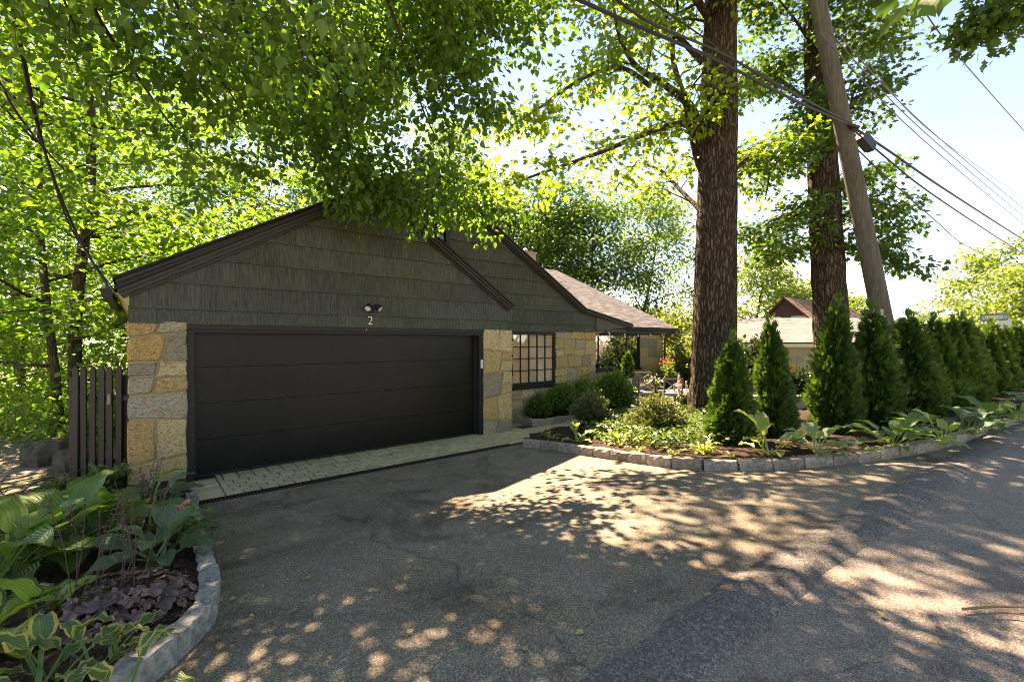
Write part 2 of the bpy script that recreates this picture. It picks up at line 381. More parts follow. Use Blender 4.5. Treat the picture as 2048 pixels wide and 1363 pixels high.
def groundmat():
    m, nt, out = newmat('woodland_ground'); v = coords(nt)
    f = tnoise(nt, v, 0.35, 5, 0.6); f2 = tnoise(nt, v, 9, 6, 0.7)
    a = ramp(nt, f2, [(0.3, (0.16, 0.12, 0.085)), (0.7, (0.36, 0.29, 0.225))]).outputs[0]
    b = ramp(nt, f2, [(0.3, (0.045, 0.075, 0.018)), (0.7, (0.085, 0.14, 0.032))]).outputs[0]
    c = mixc(nt, ramp(nt, f, [(0.50, (0, 0, 0)), (0.60, (1, 1, 1))]).outputs[0], a, b)
    finish(nt, out, c, 0.95, bump(nt, f2, 0.8, 0.03), 0.1); return m
M['ground'] = groundmat()
def barkmat(name, a, b, c_, vs=(1, 1, 0.14), scale=16, bd=0.05):
    m, nt, out = newmat(name); v = coords(nt, vs)
    f = tnoise(nt, v, scale, 4, 0.6, 0.7); f2 = tnoise(nt, coords(nt), 1.3, 3); f3 = tnoise(nt, coords(nt), 40, 3)
    wv = N(nt, 'ShaderNodeVectorMath', operation='ADD'); nv = N(nt, 'ShaderNodeTexNoise'); nv.inputs['Scale'].default_value = 5.0; nv.inputs['Detail'].default_value = 3
    o3 = coords(nt); nt.links.new(o3, nv.inputs['Vector']); sv = N(nt, 'ShaderNodeVectorMath', operation='SCALE'); sv.inputs['Scale'].default_value = 0.10
    nt.links.new(nv.outputs['Color'], sv.inputs[0]); nt.links.new(o3, wv.inputs[0]); nt.links.new(sv.outputs[0], wv.inputs[1])
    mp = N(nt, 'ShaderNodeMapping'); mp.inputs['Scale'].default_value = (1, 1, 0.16); nt.links.new(wv.outputs[0], mp.inputs['Vector'])
    vo = N(nt, 'ShaderNodeTexVoronoi', feature='DISTANCE_TO_EDGE'); vo.inputs['Scale'].default_value = scale * 1.05; nt.links.new(mp.outputs[0], vo.inputs['Vector'])
    pl = ramp(nt, vo.outputs['Distance'], [(0.0, (0, 0, 0)), (0.22, (0.75,) * 3), (0.5, (1, 1, 1))]).outputs[0]
    c = mixc(nt, pl, a, ramp(nt, f, [(0.36, b), (0.66, c_)]).outputs[0])
    c = mixc(nt, 1.0, c, ramp(nt, f2, [(0.3, (0.72, 0.76, 0.68)), (0.7, (1.2, 1.12, 1.05))]).outputs[0], 'MULTIPLY')
    nrm = bump(nt, pl, 1.0, bd); nrm = bump(nt, f, 0.6, bd * .6, nrm); nrm = bump(nt, f3, 0.4, 0.006, nrm)
    finish(nt, out, c, 0.94, nrm, 0.12); return m
M['bark'] = barkmat('oak_bark', (0.034, 0.022, 0.015), (0.115, 0.084, 0.060), (0.200, 0.152, 0.112))
M['bark_thin'] = barkmat('maple_bark', (0.05, 0.038, 0.028), (0.105, 0.085, 0.062), (0.15, 0.125, 0.095), bd=0.015, scale=22)
M['twig'] = simple('twig_bark', (0.075, 0.050, 0.034), (0.045, 0.03, 0.022), 20, 0.9)
M['pole'] = simple('weathered_pole', (0.155, 0.135, 0.103), (0.080, 0.070, 0.052), 26, 0.9, 0.006, 0.15, vscale=(1, 1, 0.05), detail=4)
M['cable'] = simple('cable_rubber', (0.012, 0.012, 0.013), (0.008, 0.008, 0.008), 10, 0.6)
M['wire'] = simple('bare_wire', (0.10, 0.10, 0.11), (0.08, 0.08, 0.09), 10, 0.5)
M['fence'] = simple('black_fence_paint', (0.024, 0.019, 0.013), (0.015, 0.012, 0.008), 18, 0.6, 0.002, 0.35, vscale=(1, 1, 0.2), vary=0.2)
M['latch'] = simple('worn_latch', (0.22, 0.19, 0.15), (0.15, 0.13, 0.10), 10, 0.6)
M['orange'] = simple('orange_plastic', (0.60, 0.12, 0.03), (0.5, 0.1, 0.025), 10, 0.5)
M['chair'] = simple('grey_teak_metal', (0.20, 0.17, 0.145), (0.14, 0.12, 0.105), 12, 0.55, 0, 0.4)
M['cushion'] = simple('beige_cushion', (0.55, 0.47, 0.40), (0.48, 0.41, 0.35), 14, 0.9, 0.004)
M['pot_white'] = simple('pale_planter', (0.62, 0.58, 0.52), (0.52, 0.48, 0.43), 10, 0.7, 0.002)
M['pot_black'] = simple('black_planter', (0.018, 0.018, 0.022), (0.012, 0.012, 0.015), 10, 0.45)
M['wall_white'] = simple('whitewashed_stucco', (0.62, 0.60, 0.57), (0.48, 0.47, 0.44), 5, 0.9, 0.004, vscale=(1, 1, 0.3))
M['plum'] = simple('plum_siding', (0.085, 0.040, 0.042), (0.065, 0.032, 0.034), 10, 0.7)
M['beige'] = simple('beige_shingle_paint', (0.34, 0.29, 0.20), (0.29, 0.25, 0.17), 14, 0.75, 0.003, vary=0.10)
M['cream'] = simple('cream_fascia', (0.56, 0.50, 0.37), (0.50, 0.45, 0.33), 8, 0.6)
M['sign_green'] = simple('sign_green', (0.006, 0.13, 0.065), (0.005, 0.11, 0.055), 8, 0.4)
M['sign_white'] = simple('sign_white', (0.75, 0.75, 0.74), (0.7, 0.7, 0.69), 8, 0.4)
M['steel'] = simple('galvanised_steel', (0.35, 0.35, 0.35), (0.28, 0.28, 0.28), 20, 0.5, 0, 0.5, 0.6)
M['brick'] = simple('chimney_brick', (0.42, 0.30, 0.21), (0.34, 0.24, 0.17), 10, 0.9, 0.004, vary=0.2)

M['linden'] = leafmat('linden_leaf', (0.040, 0.112, 0.020), (0.112, 0.200, 0.040), 2.2, 0.50)
M['maple'] = leafmat('woodland_leaf', (0.042, 0.122, 0.020), (0.130, 0.232, 0.042), 2.3, 0.53)
M['oakleaf'] = leafmat('oak_leaf', (0.078, 0.150, 0.024), (0.155, 0.225, 0.040), 2.2, 0.5)
M['deepleaf'] = leafmat('deep_green_leaf', (0.036, 0.086, 0.019), (0.078, 0.150, 0.029), 1.9, 0.42)
M['farleaf'] = leafmat('far_leaf', (0.090, 0.150, 0.036), (0.156, 0.216, 0.058), 1.9, 0.45)
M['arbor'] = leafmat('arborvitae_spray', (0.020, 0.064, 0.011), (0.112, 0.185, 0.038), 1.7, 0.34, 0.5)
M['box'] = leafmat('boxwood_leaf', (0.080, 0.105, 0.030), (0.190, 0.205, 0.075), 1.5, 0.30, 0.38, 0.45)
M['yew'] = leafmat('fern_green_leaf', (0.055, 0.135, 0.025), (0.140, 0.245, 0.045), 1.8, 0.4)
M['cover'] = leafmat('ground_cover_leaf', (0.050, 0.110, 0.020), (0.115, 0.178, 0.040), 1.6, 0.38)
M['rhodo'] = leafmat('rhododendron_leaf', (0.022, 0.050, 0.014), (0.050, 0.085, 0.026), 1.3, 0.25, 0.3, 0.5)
M['dogwood'] = leafmat('dogwood_leaf', (0.110, 0.175, 0.040), (0.220, 0.255, 0.090), 1.6, 0.42)
M['h_green'] = leafmat('hosta_green', (0.115, 0.215, 0.055), (0.15, 0.255, 0.065), 1.9, 0.35, 0.42, 0.4, edge=((0.30, 0.36, 0.11), 0.92), ribs=0.006)
M['h_blue'] = leafmat('hosta_blue', (0.10, 0.18, 0.085), (0.13, 0.21, 0.10), 1.5, 0.30, 0.45, 0.4, ribs=0.006)
M['h_gold'] = leafmat('hosta_gold', (0.251, 0.380, 0.049), (0.308, 0.421, 0.065), 1.7, 0.40, 0.42, 0.4, edge=((0.060, 0.125, 0.045), 0.80), ribs=0.006)
M['h_margin'] = leafmat('hosta_yellow_margin', (0.089, 0.179, 0.073), (0.121, 0.211, 0.082), 1.7, 0.35, 0.42, 0.4, edge=((0.52, 0.47, 0.14), 0.70), ribs=0.006)
M['h_light'] = leafmat('hosta_light', (0.27, 0.37, 0.08), (0.35, 0.43, 0.11), 1.7, 0.38, 0.38, 0.5, edge=((0.44, 0.43, 0.22), 0.78), ribs=0.006)
M['h_white'] = leafmat('hosta_waxy', (0.24, 0.34, 0.14), (0.31, 0.40, 0.19), 1.5, 0.32, 0.30, 0.7, ribs=0.007)
M['heuchera'] = leafmat('heuchera_purple', (0.085, 0.036, 0.046), (0.29, 0.185, 0.185), 1.4, 0.25, 0.4, 0.45, objvar=0.35)
M['stalk'] = simple('green_stalk', (0.12, 0.17, 0.05), (0.09, 0.13, 0.04), 10, 0.6)
M['darkstalk'] = simple('dark_stalk', (0.09, 0.045, 0.04), (0.06, 0.03, 0.03), 10, 0.7)
M['pink'] = leafmat('pink_petal', (0.55, 0.14, 0.16), (0.72, 0.28, 0.28), 1.1, 0.3)
M['foxglove'] = leafmat('mauve_petal', (0.60, 0.34, 0.52), (0.72, 0.46, 0.62), 1.1, 0.3)
M['petal_white'] = leafmat('white_petal', (0.70, 0.66, 0.66), (0.80, 0.76, 0.72), 1.0, 0.3)
M['petal_red'] = leafmat('coral_petal', (0.62, 0.10, 0.05), (0.70, 0.18, 0.08), 1.1, 0.3)
M['dry'] = leafmat('dry_leaf', (0.36, 0.26, 0.12), (0.48, 0.40, 0.20), 1.0, 0.2, 0.7, 0.2, objvar=0.3)
# ================================================================ ground, road, driveway
rng0 = random.Random(5)
def nz(x, y, s, seed=0.0):
    return mnoise.noise(Vector((x * s + seed, y * s - seed, seed)))
def grid_mesh(name, P, smooth=True):
    """P: (a,b,3) array of points"""
    P = np.asarray(P, dtype=np.float32); a, b = P.shape[:2]
    i = np.arange(a * b).reshape(a, b)
    q = np.stack([i[:-1, :-1], i[1:, :-1], i[1:, 1:], i[:-1, 1:]], -1).reshape(-1, 4)
    return mesh(name, P.reshape(-1, 3), q, smooth=smooth)
ax = [math.sinh(k / 40 * 4.6) / math.sinh(4.6) * 500 for k in range(-40, 41)]
xs = sorted(set([round(v, 3) for v in ax if abs(v) > 24] + [i * 0.6 for i in range(-40, 41)]))
ys = sorted(set([round(v, 3) for v in ax if v > 38 or v < -14] + [i * 0.6 for i in range(-22, 63)]))
def ground_z(x, y):
    u, v = uv(x, y); s, t = st(x, y); z = max(g(x, y), -14)
    low = 0.07 if (u < 7.6 and s > -3.0) or (s > -1.4 and t > -2.5 and t < 16) else 0.0
    return z - low + (0.05 * nz(x, y, 0.5) if s < -2.6 and u > 2 else 0)
ground = obj('ground', grid_mesh('ground', [[(x, y, ground_z(x, y)) for y in ys] for x in xs][::-1]), M['ground'])
tag(ground, kind='structure')

def bumpz(u, v):
    x, y = uxy(u, v); return 0.012 * nz(x, y, 0.6, 3) + 0.005 * nz(x, y, 2.2, 9)
# driveway: from the berm down to the drain line
rows = []
for i in range(111):
    v = -6.5 + i * 0.18
    lo = 1.5; row = []
    # find u where t = -1.16
    x0, y0 = uxy(lo, v); s0, t0 = st(x0, y0); x1, y1 = uxy(8.0, v); s1, t1 = st(x1, y1)
    k = (-1.16 - t0) / (t1 - t0); hi = lo + k * (8.0 - lo)
    if v > 8.5: hi = min(hi, 3.2)
    for j in range(37):
        u = lo + (hi - lo) * j / 36; x, y = uxy(u, v)
        e = 1 - sstep(0.93, 1.0, j / 36)
        row.append((x, y, g(x, y) + bumpz(u, v) * e - 0.004 * (1 - e)))
    rows.append(row)
tag(obj('driveway', grid_mesh('driveway', rows), M['drive']), kind='structure')
rows = []
for i in range(180):
    v = -14 + i * 0.25 if i < 120 else 16 + (i - 120) * 2.0
    rows.append([(*uxy(u, v), 0.45 - 0.01 + 0.015 * nz(u, v, 0.5, 5)) for u in [1.36 - 0.3 * j for j in range(26)]])
tag(obj('road', grid_mesh('road', rows), M['road']), kind='structure')
rows = []
for i in range(420):
    v = -8 + i * 0.07; row = []
    wob = 0.07 * nz(0, v, 0.7, 2) + 0.03 * nz(0, v, 3.0, 8)
    wob2 = 0.05 * nz(3, v, 0.9, 4)
    mid = 0.042 + 0.024 * nz(1, v, 0.55, 7)
    for j in range(13):
        k = j / 12; u = (1.20 + wob) * (1 - k) + (1.67 + wob2) * k; x, y = uxy(u, v)
        h = math.sin(math.pi * k) ** 0.8 * mid
        row.append((x, y, 0.447 + h - (0.02 if j in (0, 12) else 0) + 0.006 * nz(x, y, 4, 1) - 0.03 * k))
    rows.append(row)
tag(obj('asphalt_kerb', grid_mesh('asphalt_kerb', rows), M['berm']), kind='structure')

# garage apron of concrete pavers (house frame)
HROT = math.atan2(HD[1], HD[0])
def house_frame(o):
    o.location = (HP[0], HP[1], 0); o.rotation_euler = (0, 0, HROT); return o
apron = house_frame(obj('paved_path', MB().box((-0.10, -1.0, -0.10), (7.2, 0.30, -0.022)).box((7.2, -1.0, -0.10), (13.2, -0.05, -0.024)), M['joint']))
tag(apron, kind='structure')
def paver_mesh(w, d, seed):
    r = random.Random(seed); b = MB(); e = 0.006
    x0, y0, x1, y1 = -w/2, -d/2, w/2, d/2
    j = lambda: r.uniform(-0.002, 0.002)
    V = [(x0, y0, -0.05), (x1, y0, -0.05), (x1, y1, -0.05), (x0, y1, -0.05)]
    V += [(x0 + j(), y0 + j(), -e), (x1 + j(), y0 + j(), -e), (x1 + j(), y1 + j(), -e), (x0 + j(), y1 + j(), -e)]
    V += [(x0+e, y0+e, j()), (x1-e, y0+e, j()), (x1-e, y1-e, j()), (x0+e, y1-e, j())]
    Fc = [[8, 9, 10, 11]]
    for a in range(4):
        c = (a + 1) % 4; Fc += [[a, c, c + 4, a + 4], [a + 4, c + 4, c + 8, a + 8]]
    me = b.add(V, Fc).mesh('paver'); me.materials.append(M['paver']); return me
pr = random.Random(11); pcache = {}
def paver(s, t, w, d):
    k = (round(w, 2), round(d, 2), pr.randrange(2))
    if k not in pcache: pcache[k] = paver_mesh(w - 0.016, d - 0.016, hash(k) % 1000)
    o = obj('paver', pcache[k], None, apron, (s + w / 2, t + d / 2, pr.uniform(-0.004, 0.004)), (pr.uniform(-.006, .006), pr.uniform(-.006, .006), pr.uniform(-.01, .01)))
for (t0, t1, w, off) in [(-1.0, -0.79, 0.212, 0), (-0.79, -0.67, 0.21, .1), (-0.67, -0.55, 0.21, 0), (-0.55, -0.43, 0.21, .12), (-0.43, -0.19, 0.20, .03), (-0.19, 0.19, 0.20, .12)]:
    s = 0.28
    for k in range(5):
        if t1 - t0 < 0.15 or k == 0:
            pass
    s = 0.30 - off
    if off > 0: paver(0.30, t0, w - off, t1 - t0); s = 0.30 + w - off
    else: s = 0.30
    while s < 6.0:
        paver(s, t0, w, t1 - t0); s += w
for t0 in (-1.0, -0.85, -0.70, -0.55, -0.40, -0.19): paver(-0.08, t0, 0.38, 0.15 if t0 < -0.42 else 0.21)
for j, t0 in enumerate((-1.0, -0.76, -0.52, -0.28)):
    s = 6.06 - (0.17 if j % 2 else 0)
    while s < 9.2:
        paver(s if s > 6.0 else 6.06, t0, 0.34 if s > 6.0 else 0.17, 0.24); s += 0.34

# trench drain
drain = house_frame(thing('trench_drain', 'long rusty trench drain grate between the apron pavers and the asphalt', 'drain'))
drain.location.z = 0.0
obj('channel', MB().box((-0.05, -1.155, -0.16), (5.0, -1.005, -0.06)), M['pit'], drain)
fr = MB(); fr.box((-0.05, -1.16, -0.06), (5.0, -1.146, 0.004)); fr.box((-0.05, -1.014, -0.06), (5.0, -1.0, 0.004)); fr.box((-0.05, -1.146, -0.06), (-0.03, -1.014, 0.003)); fr.box((4.98, -1.146, -0.06), (5.0, -1.014, 0.003))
obj('frame', fr, M['rust'], drain)
bm_ = MB().box((-0.010, -1.146, -0.03), (0.010, -1.014, 0.001)).mesh('bar')
for i in range(122): obj('bar', bm_, M['rust'], drain, (-0.012 + i * 0.041, 0, 0))

# ================================================================ the house
house = house_frame(thing('stone_house', 'dark shingled house with stone base, double garage door and two gables', 'house'))
GW0, GW1 = -0.674, 5.874                      # garage wall ends
G_PK = (2.726, 4.80); G_L = (-0.82, 2.70); G_R = (5.85, 2.80)
MT = 0.80                                     # setback of the main gable
M_PK = (4.161, 5.75); M_L = (-0.86, 2.91); M_K = (9.16, 2.92); M_E = (11.30, 2.53)
ZB = 2.25                                     # lower edge of the siding

def stone_mesh(poly, rng, proud):
    """irregular stone with a proud rough face; poly (x,z) clockwise, face towards -y"""
    pts = []
    n = len(poly)
    for i in range(n):
        a = Vector(poly[i]); b = Vector(poly[(i + 1) % n]); L = (b - a).length
        k = max(2, int(L / 0.12))
        for j in range(k):
            p = a.lerp(b, j / k); q = Vector((-(b - a).y, (b - a).x)).normalized()
            w = rng.uniform(-0.014, 0.014) if j else 0
            pts.append(p + q * w + (Vector((rng.uniform(-.006, .006), rng.uniform(-.006, .006)))))
    c = sum(pts, Vector((0, 0))) / len(pts); m = len(pts)
    V = [(p.x, 0.02, p.y) for p in pts]
    V += [(p.x, -proud * 0.55 + rng.uniform(-.004, .004), p.y) for p in pts]
    for sc_, dp in ((0.90, 1.0), (0.5, 1.02)):
        V += [(c.x + (p.x - c.x) * sc_, -proud * dp + rng.uniform(-.007, .007), c.y + (p.y - c.y) * sc_) for p in pts]
    V.append((c.x, -proud * 1.05, c.y))
    Fc = []
    for r_ in range(3):
        for i in range(m):
            j = (i + 1) % m; Fc.append([r_*m+i, r_*m+j, (r_+1)*m+j, (r_+1)*m+i])
    for i in range(m): Fc.append([3*m+i, 3*m+(i+1) % m, 4*m])
    me = mesh('stone', V, Fc, smooth=False); me.materials.append(M['stone']); return me
def stone_wall(parent, x0, x1, z0, z1, t, seed, rowh=(0.20, 0.40), sw=(0.28, 0.62), gap=0.014, proud=0.036):
    rng = random.Random(seed); z = z0; prev_tilt = 0.0
    while z < z1 - 0.05:
        h = rng.uniform(*rowh)
        if z1 - (z + h) < 0.16: h = z1 - z
        top = z + h; tilt = rng.uniform(-0.13, 0.13) if top < z1 - 0.01 else 0.0
        xm = (x0 + x1) / 2; lo = lambda x: z + prev_tilt * (x - xm) / max(0.6, (x1 - x0)); hi = lambda x: top + tilt * (x - xm) / max(0.6, (x1 - x0))
        x = x0; lean0 = 0.0
        while x < x1 - 0.02:
            w = rng.uniform(*sw)
            if x1 - (x + w) < 0.18: w = x1 - x
            xe = x + w; lean = rng.uniform(-0.09, 0.09) if xe < x1 - 0.01 else 0.0
            pieces = [(0, 1)]
            if h > 0.3 and w < 0.5 and rng.random() < 0.35:
                k = rng.uniform(0.4, 0.6); pieces = [(0, k), (k, 1)]
            for (a, b) in pieces:
                f = lambda xx, q: lo(xx) * (1 - q) + hi(xx) * q
                xl = lambda q: x + lean0 * (2 * q - 1) * 0.5; xr = lambda q: xe + lean * (2 * q - 1) * 0.5
                gl = gap if x > x0 + .01 else -0.012; gr_ = gap if xe < x1 - .01 else -0.012
                poly = [(xl(a) + gl / 1, f(x, a) + gap), (xr(a) - gr_, f(xe, a) + gap), (xr(b) - gr_, f(xe, b) - gap), (xl(b) + gl, f(x, b) - gap)]
                o = obj('stone', stone_mesh(poly, rng, proud * rng.uniform(0.6, 1.25)), None, parent, (0, t, 0))
            x = xe; lean0 = lean
        z = top; prev_tilt = tilt
# stone piers and walls (mortar body, stones proud of it)
def mortar_box(boxes):
    b = MB()
    for a, c in boxes: b.box(a, c)
    return obj('wall', b, M['mortar'], house)
w = mortar_box([((GW0, 0.0, -0.3), (-0.06, 0.45, ZB + .05))]); w['label'] = 'stone pier beside the picket gate'
stone_wall(w, GW0, -0.06, -0.12, ZB + .03, 0.0, 27, (0.30, 0.60), (0.26, 0.46))
w = mortar_box([((5.13, 0.0, -0.3), (GW1, 0.45, ZB + .05))]); w['label'] = 'stone pier between the garage door and the small-paned window'
stone_wall(w, 5.13, GW1, -0.12, ZB + .03, 0.0, 41, (0.28, 0.56), (0.28, 0.52))
w = mortar_box([((GW1 - .02, MT, -0.3), (6.56, MT + .3, ZB + .05)), ((6.56, MT, -0.3), (8.06, MT + .3, 0.86)), ((8.06, MT, -0.3), (9.69, MT + .3, ZB + .05))])
w['label'] = 'stone wall around the small-paned window'
stone_wall(w, 6.0, 6.56, 0.0, ZB + .02, MT, 4); stone_wall(w, 6.56, 8.06, 0.0, 0.84, MT, 5); stone_wall(w, 8.06, 9.69, 0.0, ZB + .02, MT, 36, (0.24, 0.46), (0.3, 0.62))
w = mortar_box([((9.4, 3.66, -0.3), (12.3, 3.96, 2.6)), ((12.3, 3.66, -0.3), (15.98, 3.96, 0.84)), ((15.98, 3.66, -0.3), (17.73, 3.96, 2.5))])
w['label'] = 'stone wall of the rear wing under the picture window'
stone_wall(w, 11.0, 15.98, 0.0, 0.83, 3.66, 7, (0.3, 0.5), (0.5, 0.9)); stone_wall(w, 15.98, 17.73, 0.0, 2.48, 3.66, 8, (0.3, 0.55), (0.45, 0.9), proud=0.02)
# plain hidden walls
b = MB(); b.box((GW0, 0.45, -0.5), (GW0 + .3, 14, 2.75)); b.box((9.39, MT + .3, -0.3), (9.69, 3.66, 2.6)); b.box((17.43, 3.96, -0.3), (17.73, 14, 2.5)); b.box((GW0, 14, -0.5), (17.73, 14.3, 2.5))
b.box((GW1 - .25, 0.45, -0.3), (GW1, MT, ZB + .05))
obj('wall', b, M['mortar'], house)
obj('interior_floor', MB().box((GW0 + .3, 0.5, -0.2), (17.4, 14, -0.02)), M['mortar'], house)

# shingle siding: clipped panels in courses
def clip(poly, a, b, c):
    """keep a*x+b*z<=c"""
    o = []
    for i in range(len(poly)):
        p, q = poly[i], poly[(i + 1) % len(poly)]; dp = a*p[0] + b*p[1] - c; dq = a*q[0] + b*q[1] - c
        if dp <= 0: o.append(p)
        if dp * dq < 0:
            k = dp / (dp - dq); o.append((p[0] + (q[0]-p[0])*k, p[1] + (q[1]-p[1])*k))
    return o
def line_le(p, q):
    """half plane below the line p->q"""
    m = (q[1] - p[1]) / (q[0] - p[0]); return (-m, 1, p[1] - m * p[0])
def siding(parent, x0, x1, lines, t, seed, holes=()):
    rng = random.Random(seed); z = ZB; first = True; ztop = 6.2
    while z < ztop:
        h = 0.205 if first else 0.362; first = False; z1 = z + h
        x = x0 - rng.uniform(0.1, 1.0)
        while x < x1:
            xe = x + rng.choice((1.22, 1.22, 0.61)); segs = [(max(x, x0), min(xe, x1))]
            for (hx0, hx1, hz0, hz1) in holes:
                if z1 > hz0 + .02 and z < hz1 - .02:
                    ns = []
                    for a, c in segs:
                        if c <= hx0 or a >= hx1: ns.append((a, c))
                        else:
                            if a < hx0: ns.append((a, hx0))
                            if c > hx1: ns.append((hx1, c))
                    segs = ns
            for a, c in segs:
                if c - a < 0.02: continue
                poly = [(a + .0015, z - 0.012), (c - .0015, z - 0.012), (c - .0015, z1), (a + .0015, z1)]
                for ln in lines: poly = clip(poly, *ln)
                if len(poly) < 3: continue
                area = abs(sum(poly[i][0]*poly[(i+1) % len(poly)][1] - poly[(i+1) % len(poly)][0]*poly[i][1] for i in range(len(poly)))) / 2
                if area < 0.004: continue
                n = len(poly); pr_ = rng.uniform(-.002, .002)
                fy = lambda zz: -(0.036 - 0.028 * (zz - z) / h) + pr_
                V = [(p[0], fy(p[1]), p[1]) for p in poly] + [(p[0], 0.004, p[1]) for p in poly]
                me = mesh('shingle', V, [list(range(n)), list(range(n, 2*n))[::-1]] + [[i, i+n, (i+1) % n + n, (i+1) % n] for i in range(n)])
                obj('shingle', me, M['siding'], parent, (0, t, 0))
            x = xe
        z = z1
def shift(l, dz): return (l[0], l[1], l[2] - dz)
gl1, gl2 = line_le(G_L, G_PK), line_le(G_PK, G_R)
pl = [(GW0, ZB), (GW1, ZB), (GW1, 2.80), (G_PK[0], G_PK[1] - .05), (GW0, 2.75)]
pl = [(GW0, ZB), (GW1, ZB), (GW1, G_R[1] - .05), (G_PK[0], G_PK[1] - .06), (GW0, G_L[1] + .03)]
w = obj('gable_wall', MB().prism(pl, lambda a, b, d: (a, d, b), 0.0, 0.14), M['trim'], house); w['label'] = 'dark shingled gable wall over the garage door'
siding(w, GW0 - .01, GW1 + .01, [shift(gl1, .07), shift(gl2, .07)], 0.0, 3)
ml1, ml2, ml3 = line_le(M_L, M_PK), line_le(M_PK, M_K), line_le(M_K, M_E)
pl = [(GW0, ZB + .3), (5.9, ZB), (9.69, ZB), (9.69, 2.78), (9.16, 2.88), (M_PK[0], M_PK[1] - .06), (GW0, M_L[1])]
w = obj('gable_wall', MB().prism(pl, lambda a, b, d: (a, MT + d, b), 0.0, 0.14), M['trim'], house); w['label'] = 'taller dark shingled gable wall behind the garage gable'
siding(w, 1.8, 9.16, [shift(ml1, .08), shift(ml2, .08)], MT, 9, [(3.70, 4.74, 3.9, 5.1)])
siding(w, 9.16, 9.70, [shift(ml2, .05), shift(ml3, .05)][1:], MT, 10)

# roofs: slab with shingle edge, rake boards, gutters
def roof_slab(parent_pts, t0, t1, th, mat, name='roof'):
    """parent_pts: top line in (s,z) from left to right"""
    b = MB(); n = len(parent_pts)
    poly = parent_pts + [(p[0], p[1] - th) for p in parent_pts[::-1]]
    V = [(a, t0, z) for a, z in poly] + [(a, t1, z) for a, z in poly]; m = len(poly)
    Fc = [[i, (i+1) % m, (i+1) % m + m, i + m] for i in range(m)]
    for i in range(n - 1):
        Fc.append([i, m - 1 - i, m - 2 - i, i + 1]); Fc.append([m + i, m + i + 1, 2*m - 2 - i, 2*m - 1 - i])
    b.add(V, Fc); return obj(name, b, mat, house)
def rake(parent, p, q, t, d, hgt, off, mat):
    """board under a sloping roof edge"""
    L = Vector((q[0] - p[0], q[1] - p[1])); nrm = Vector((-L.y, L.x)).normalized()
    a = Vector(p) - nrm * off; c = Vector(q) - nrm * off
    poly = [(a.x, a.y), (c.x, c.y), tuple(c - nrm * hgt), tuple(a - nrm * hgt)]
    obj('rake_board', MB().prism(poly, lambda x, z, dd: (x, t + dd, z), 0, d), mat, parent)
gr = roof_slab([G_L, G_PK, G_R], -0.16, MT + 0.05, 0.045, M['roofdark']); gr['label'] = 'dark roof over the garage gable'
for (p, q) in ((G_L, G_PK), (G_PK, G_R)):
    rake(gr, p, q, -0.135, 0.03, 0.04, 0.046, M['rake'])
    rake(gr, p, q, -0.105, 0.03, 0.09, 0.048, M['rake'])
    rake(gr, p, q, -0.075, 0.075, 0.02, 0.10, M['trim'])
    rake(gr, p, q, -0.06, 0.03, 0.125, 0.05, M['rake'])
mr = roof_slab([M_L, M_PK, M_K, M_E], MT - 0.16, 11.0, 0.045, M['roofdark']); mr['label'] = 'main roof that flattens out over the porch'
for (p, q) in ((M_L, M_PK), (M_PK, M_K), (M_K, M_E)):
    rake(mr, p, q, MT - .135, 0.03, 0.05 if q is not M_E else 0.045, 0.048, M['rake'])
    rake(mr, p, q, MT - .105, 0.03, 0.09 if q is not M_E else 0.075, 0.048, M['rake'])
    if q is not M_E: rake(mr, p, q, MT - .06, 0.03, 0.125, 0.05, M['rake'])
# shingle thickness lines along the garage and main roof edges
pe = [(9.66, 2.26), (9.66, 2.78), (11.22, 2.46), (11.22, 2.40)]
obj('soffit', MB().prism([(9.70, 2.30), (9.70, 2.76), (11.20, 2.47), (11.20, 2.42)], lambda a, b, d: (a, MT + d, b), -0.05, 0.02), M['soffit'], mr)
obj('soffit', MB().box((9.72, MT + .02, 2.30), (11.2, 3.6, 2.34)), M['soffit'], mr)
def gutter(parent, p, q, out, name='gutter'):
    """half-round-ish trough from p to q, opening up, out = outward unit vector"""
    p = Vector(p); q = Vector(q); out = Vector(out); up = Vector((0, 0, 1))
    prof = [(0, 0.0), (0, -0.10), (0.05, -0.12), (0.10, -0.095), (0.125, 0.0), (0.115, 0.0), (0.09, -0.085), (0.05, -0.105), (0.012, -0.09), (0.012, 0)]
    V = [e + out * a + up * z for e in (p, q) for a, z in prof]; n = len(prof)
    Fc = [[i, (i+1) % n, (i+1) % n + n, i + n] for i in range(n)] + [[0, 1, 2, 3, 4][::-1], [n, n+1, n+2, n+3, n+4]]
    return obj(name, MB().add(V, Fc), M['trim'], parent)
gutter(gr, (G_L[0] - .02, -0.10, G_L[1] - .03), (G_L[0] - .02, 11.0, G_L[1] - .03), (-1, 0, 0))
b = MB().prism([(-0.82, 2.63), (-0.67, 2.63), (-0.67, 2.46)], lambda a, z, d: (a, d, z), -0.06, 11)
obj('soffit', b, M['soffit_lit'], gr)
gutter(mr, (M_E[0] - .02, MT - .12, M_E[1] - .02), (M_E[0] - .02, 3.2, M_E[1] - .02), (1, 0, 0))
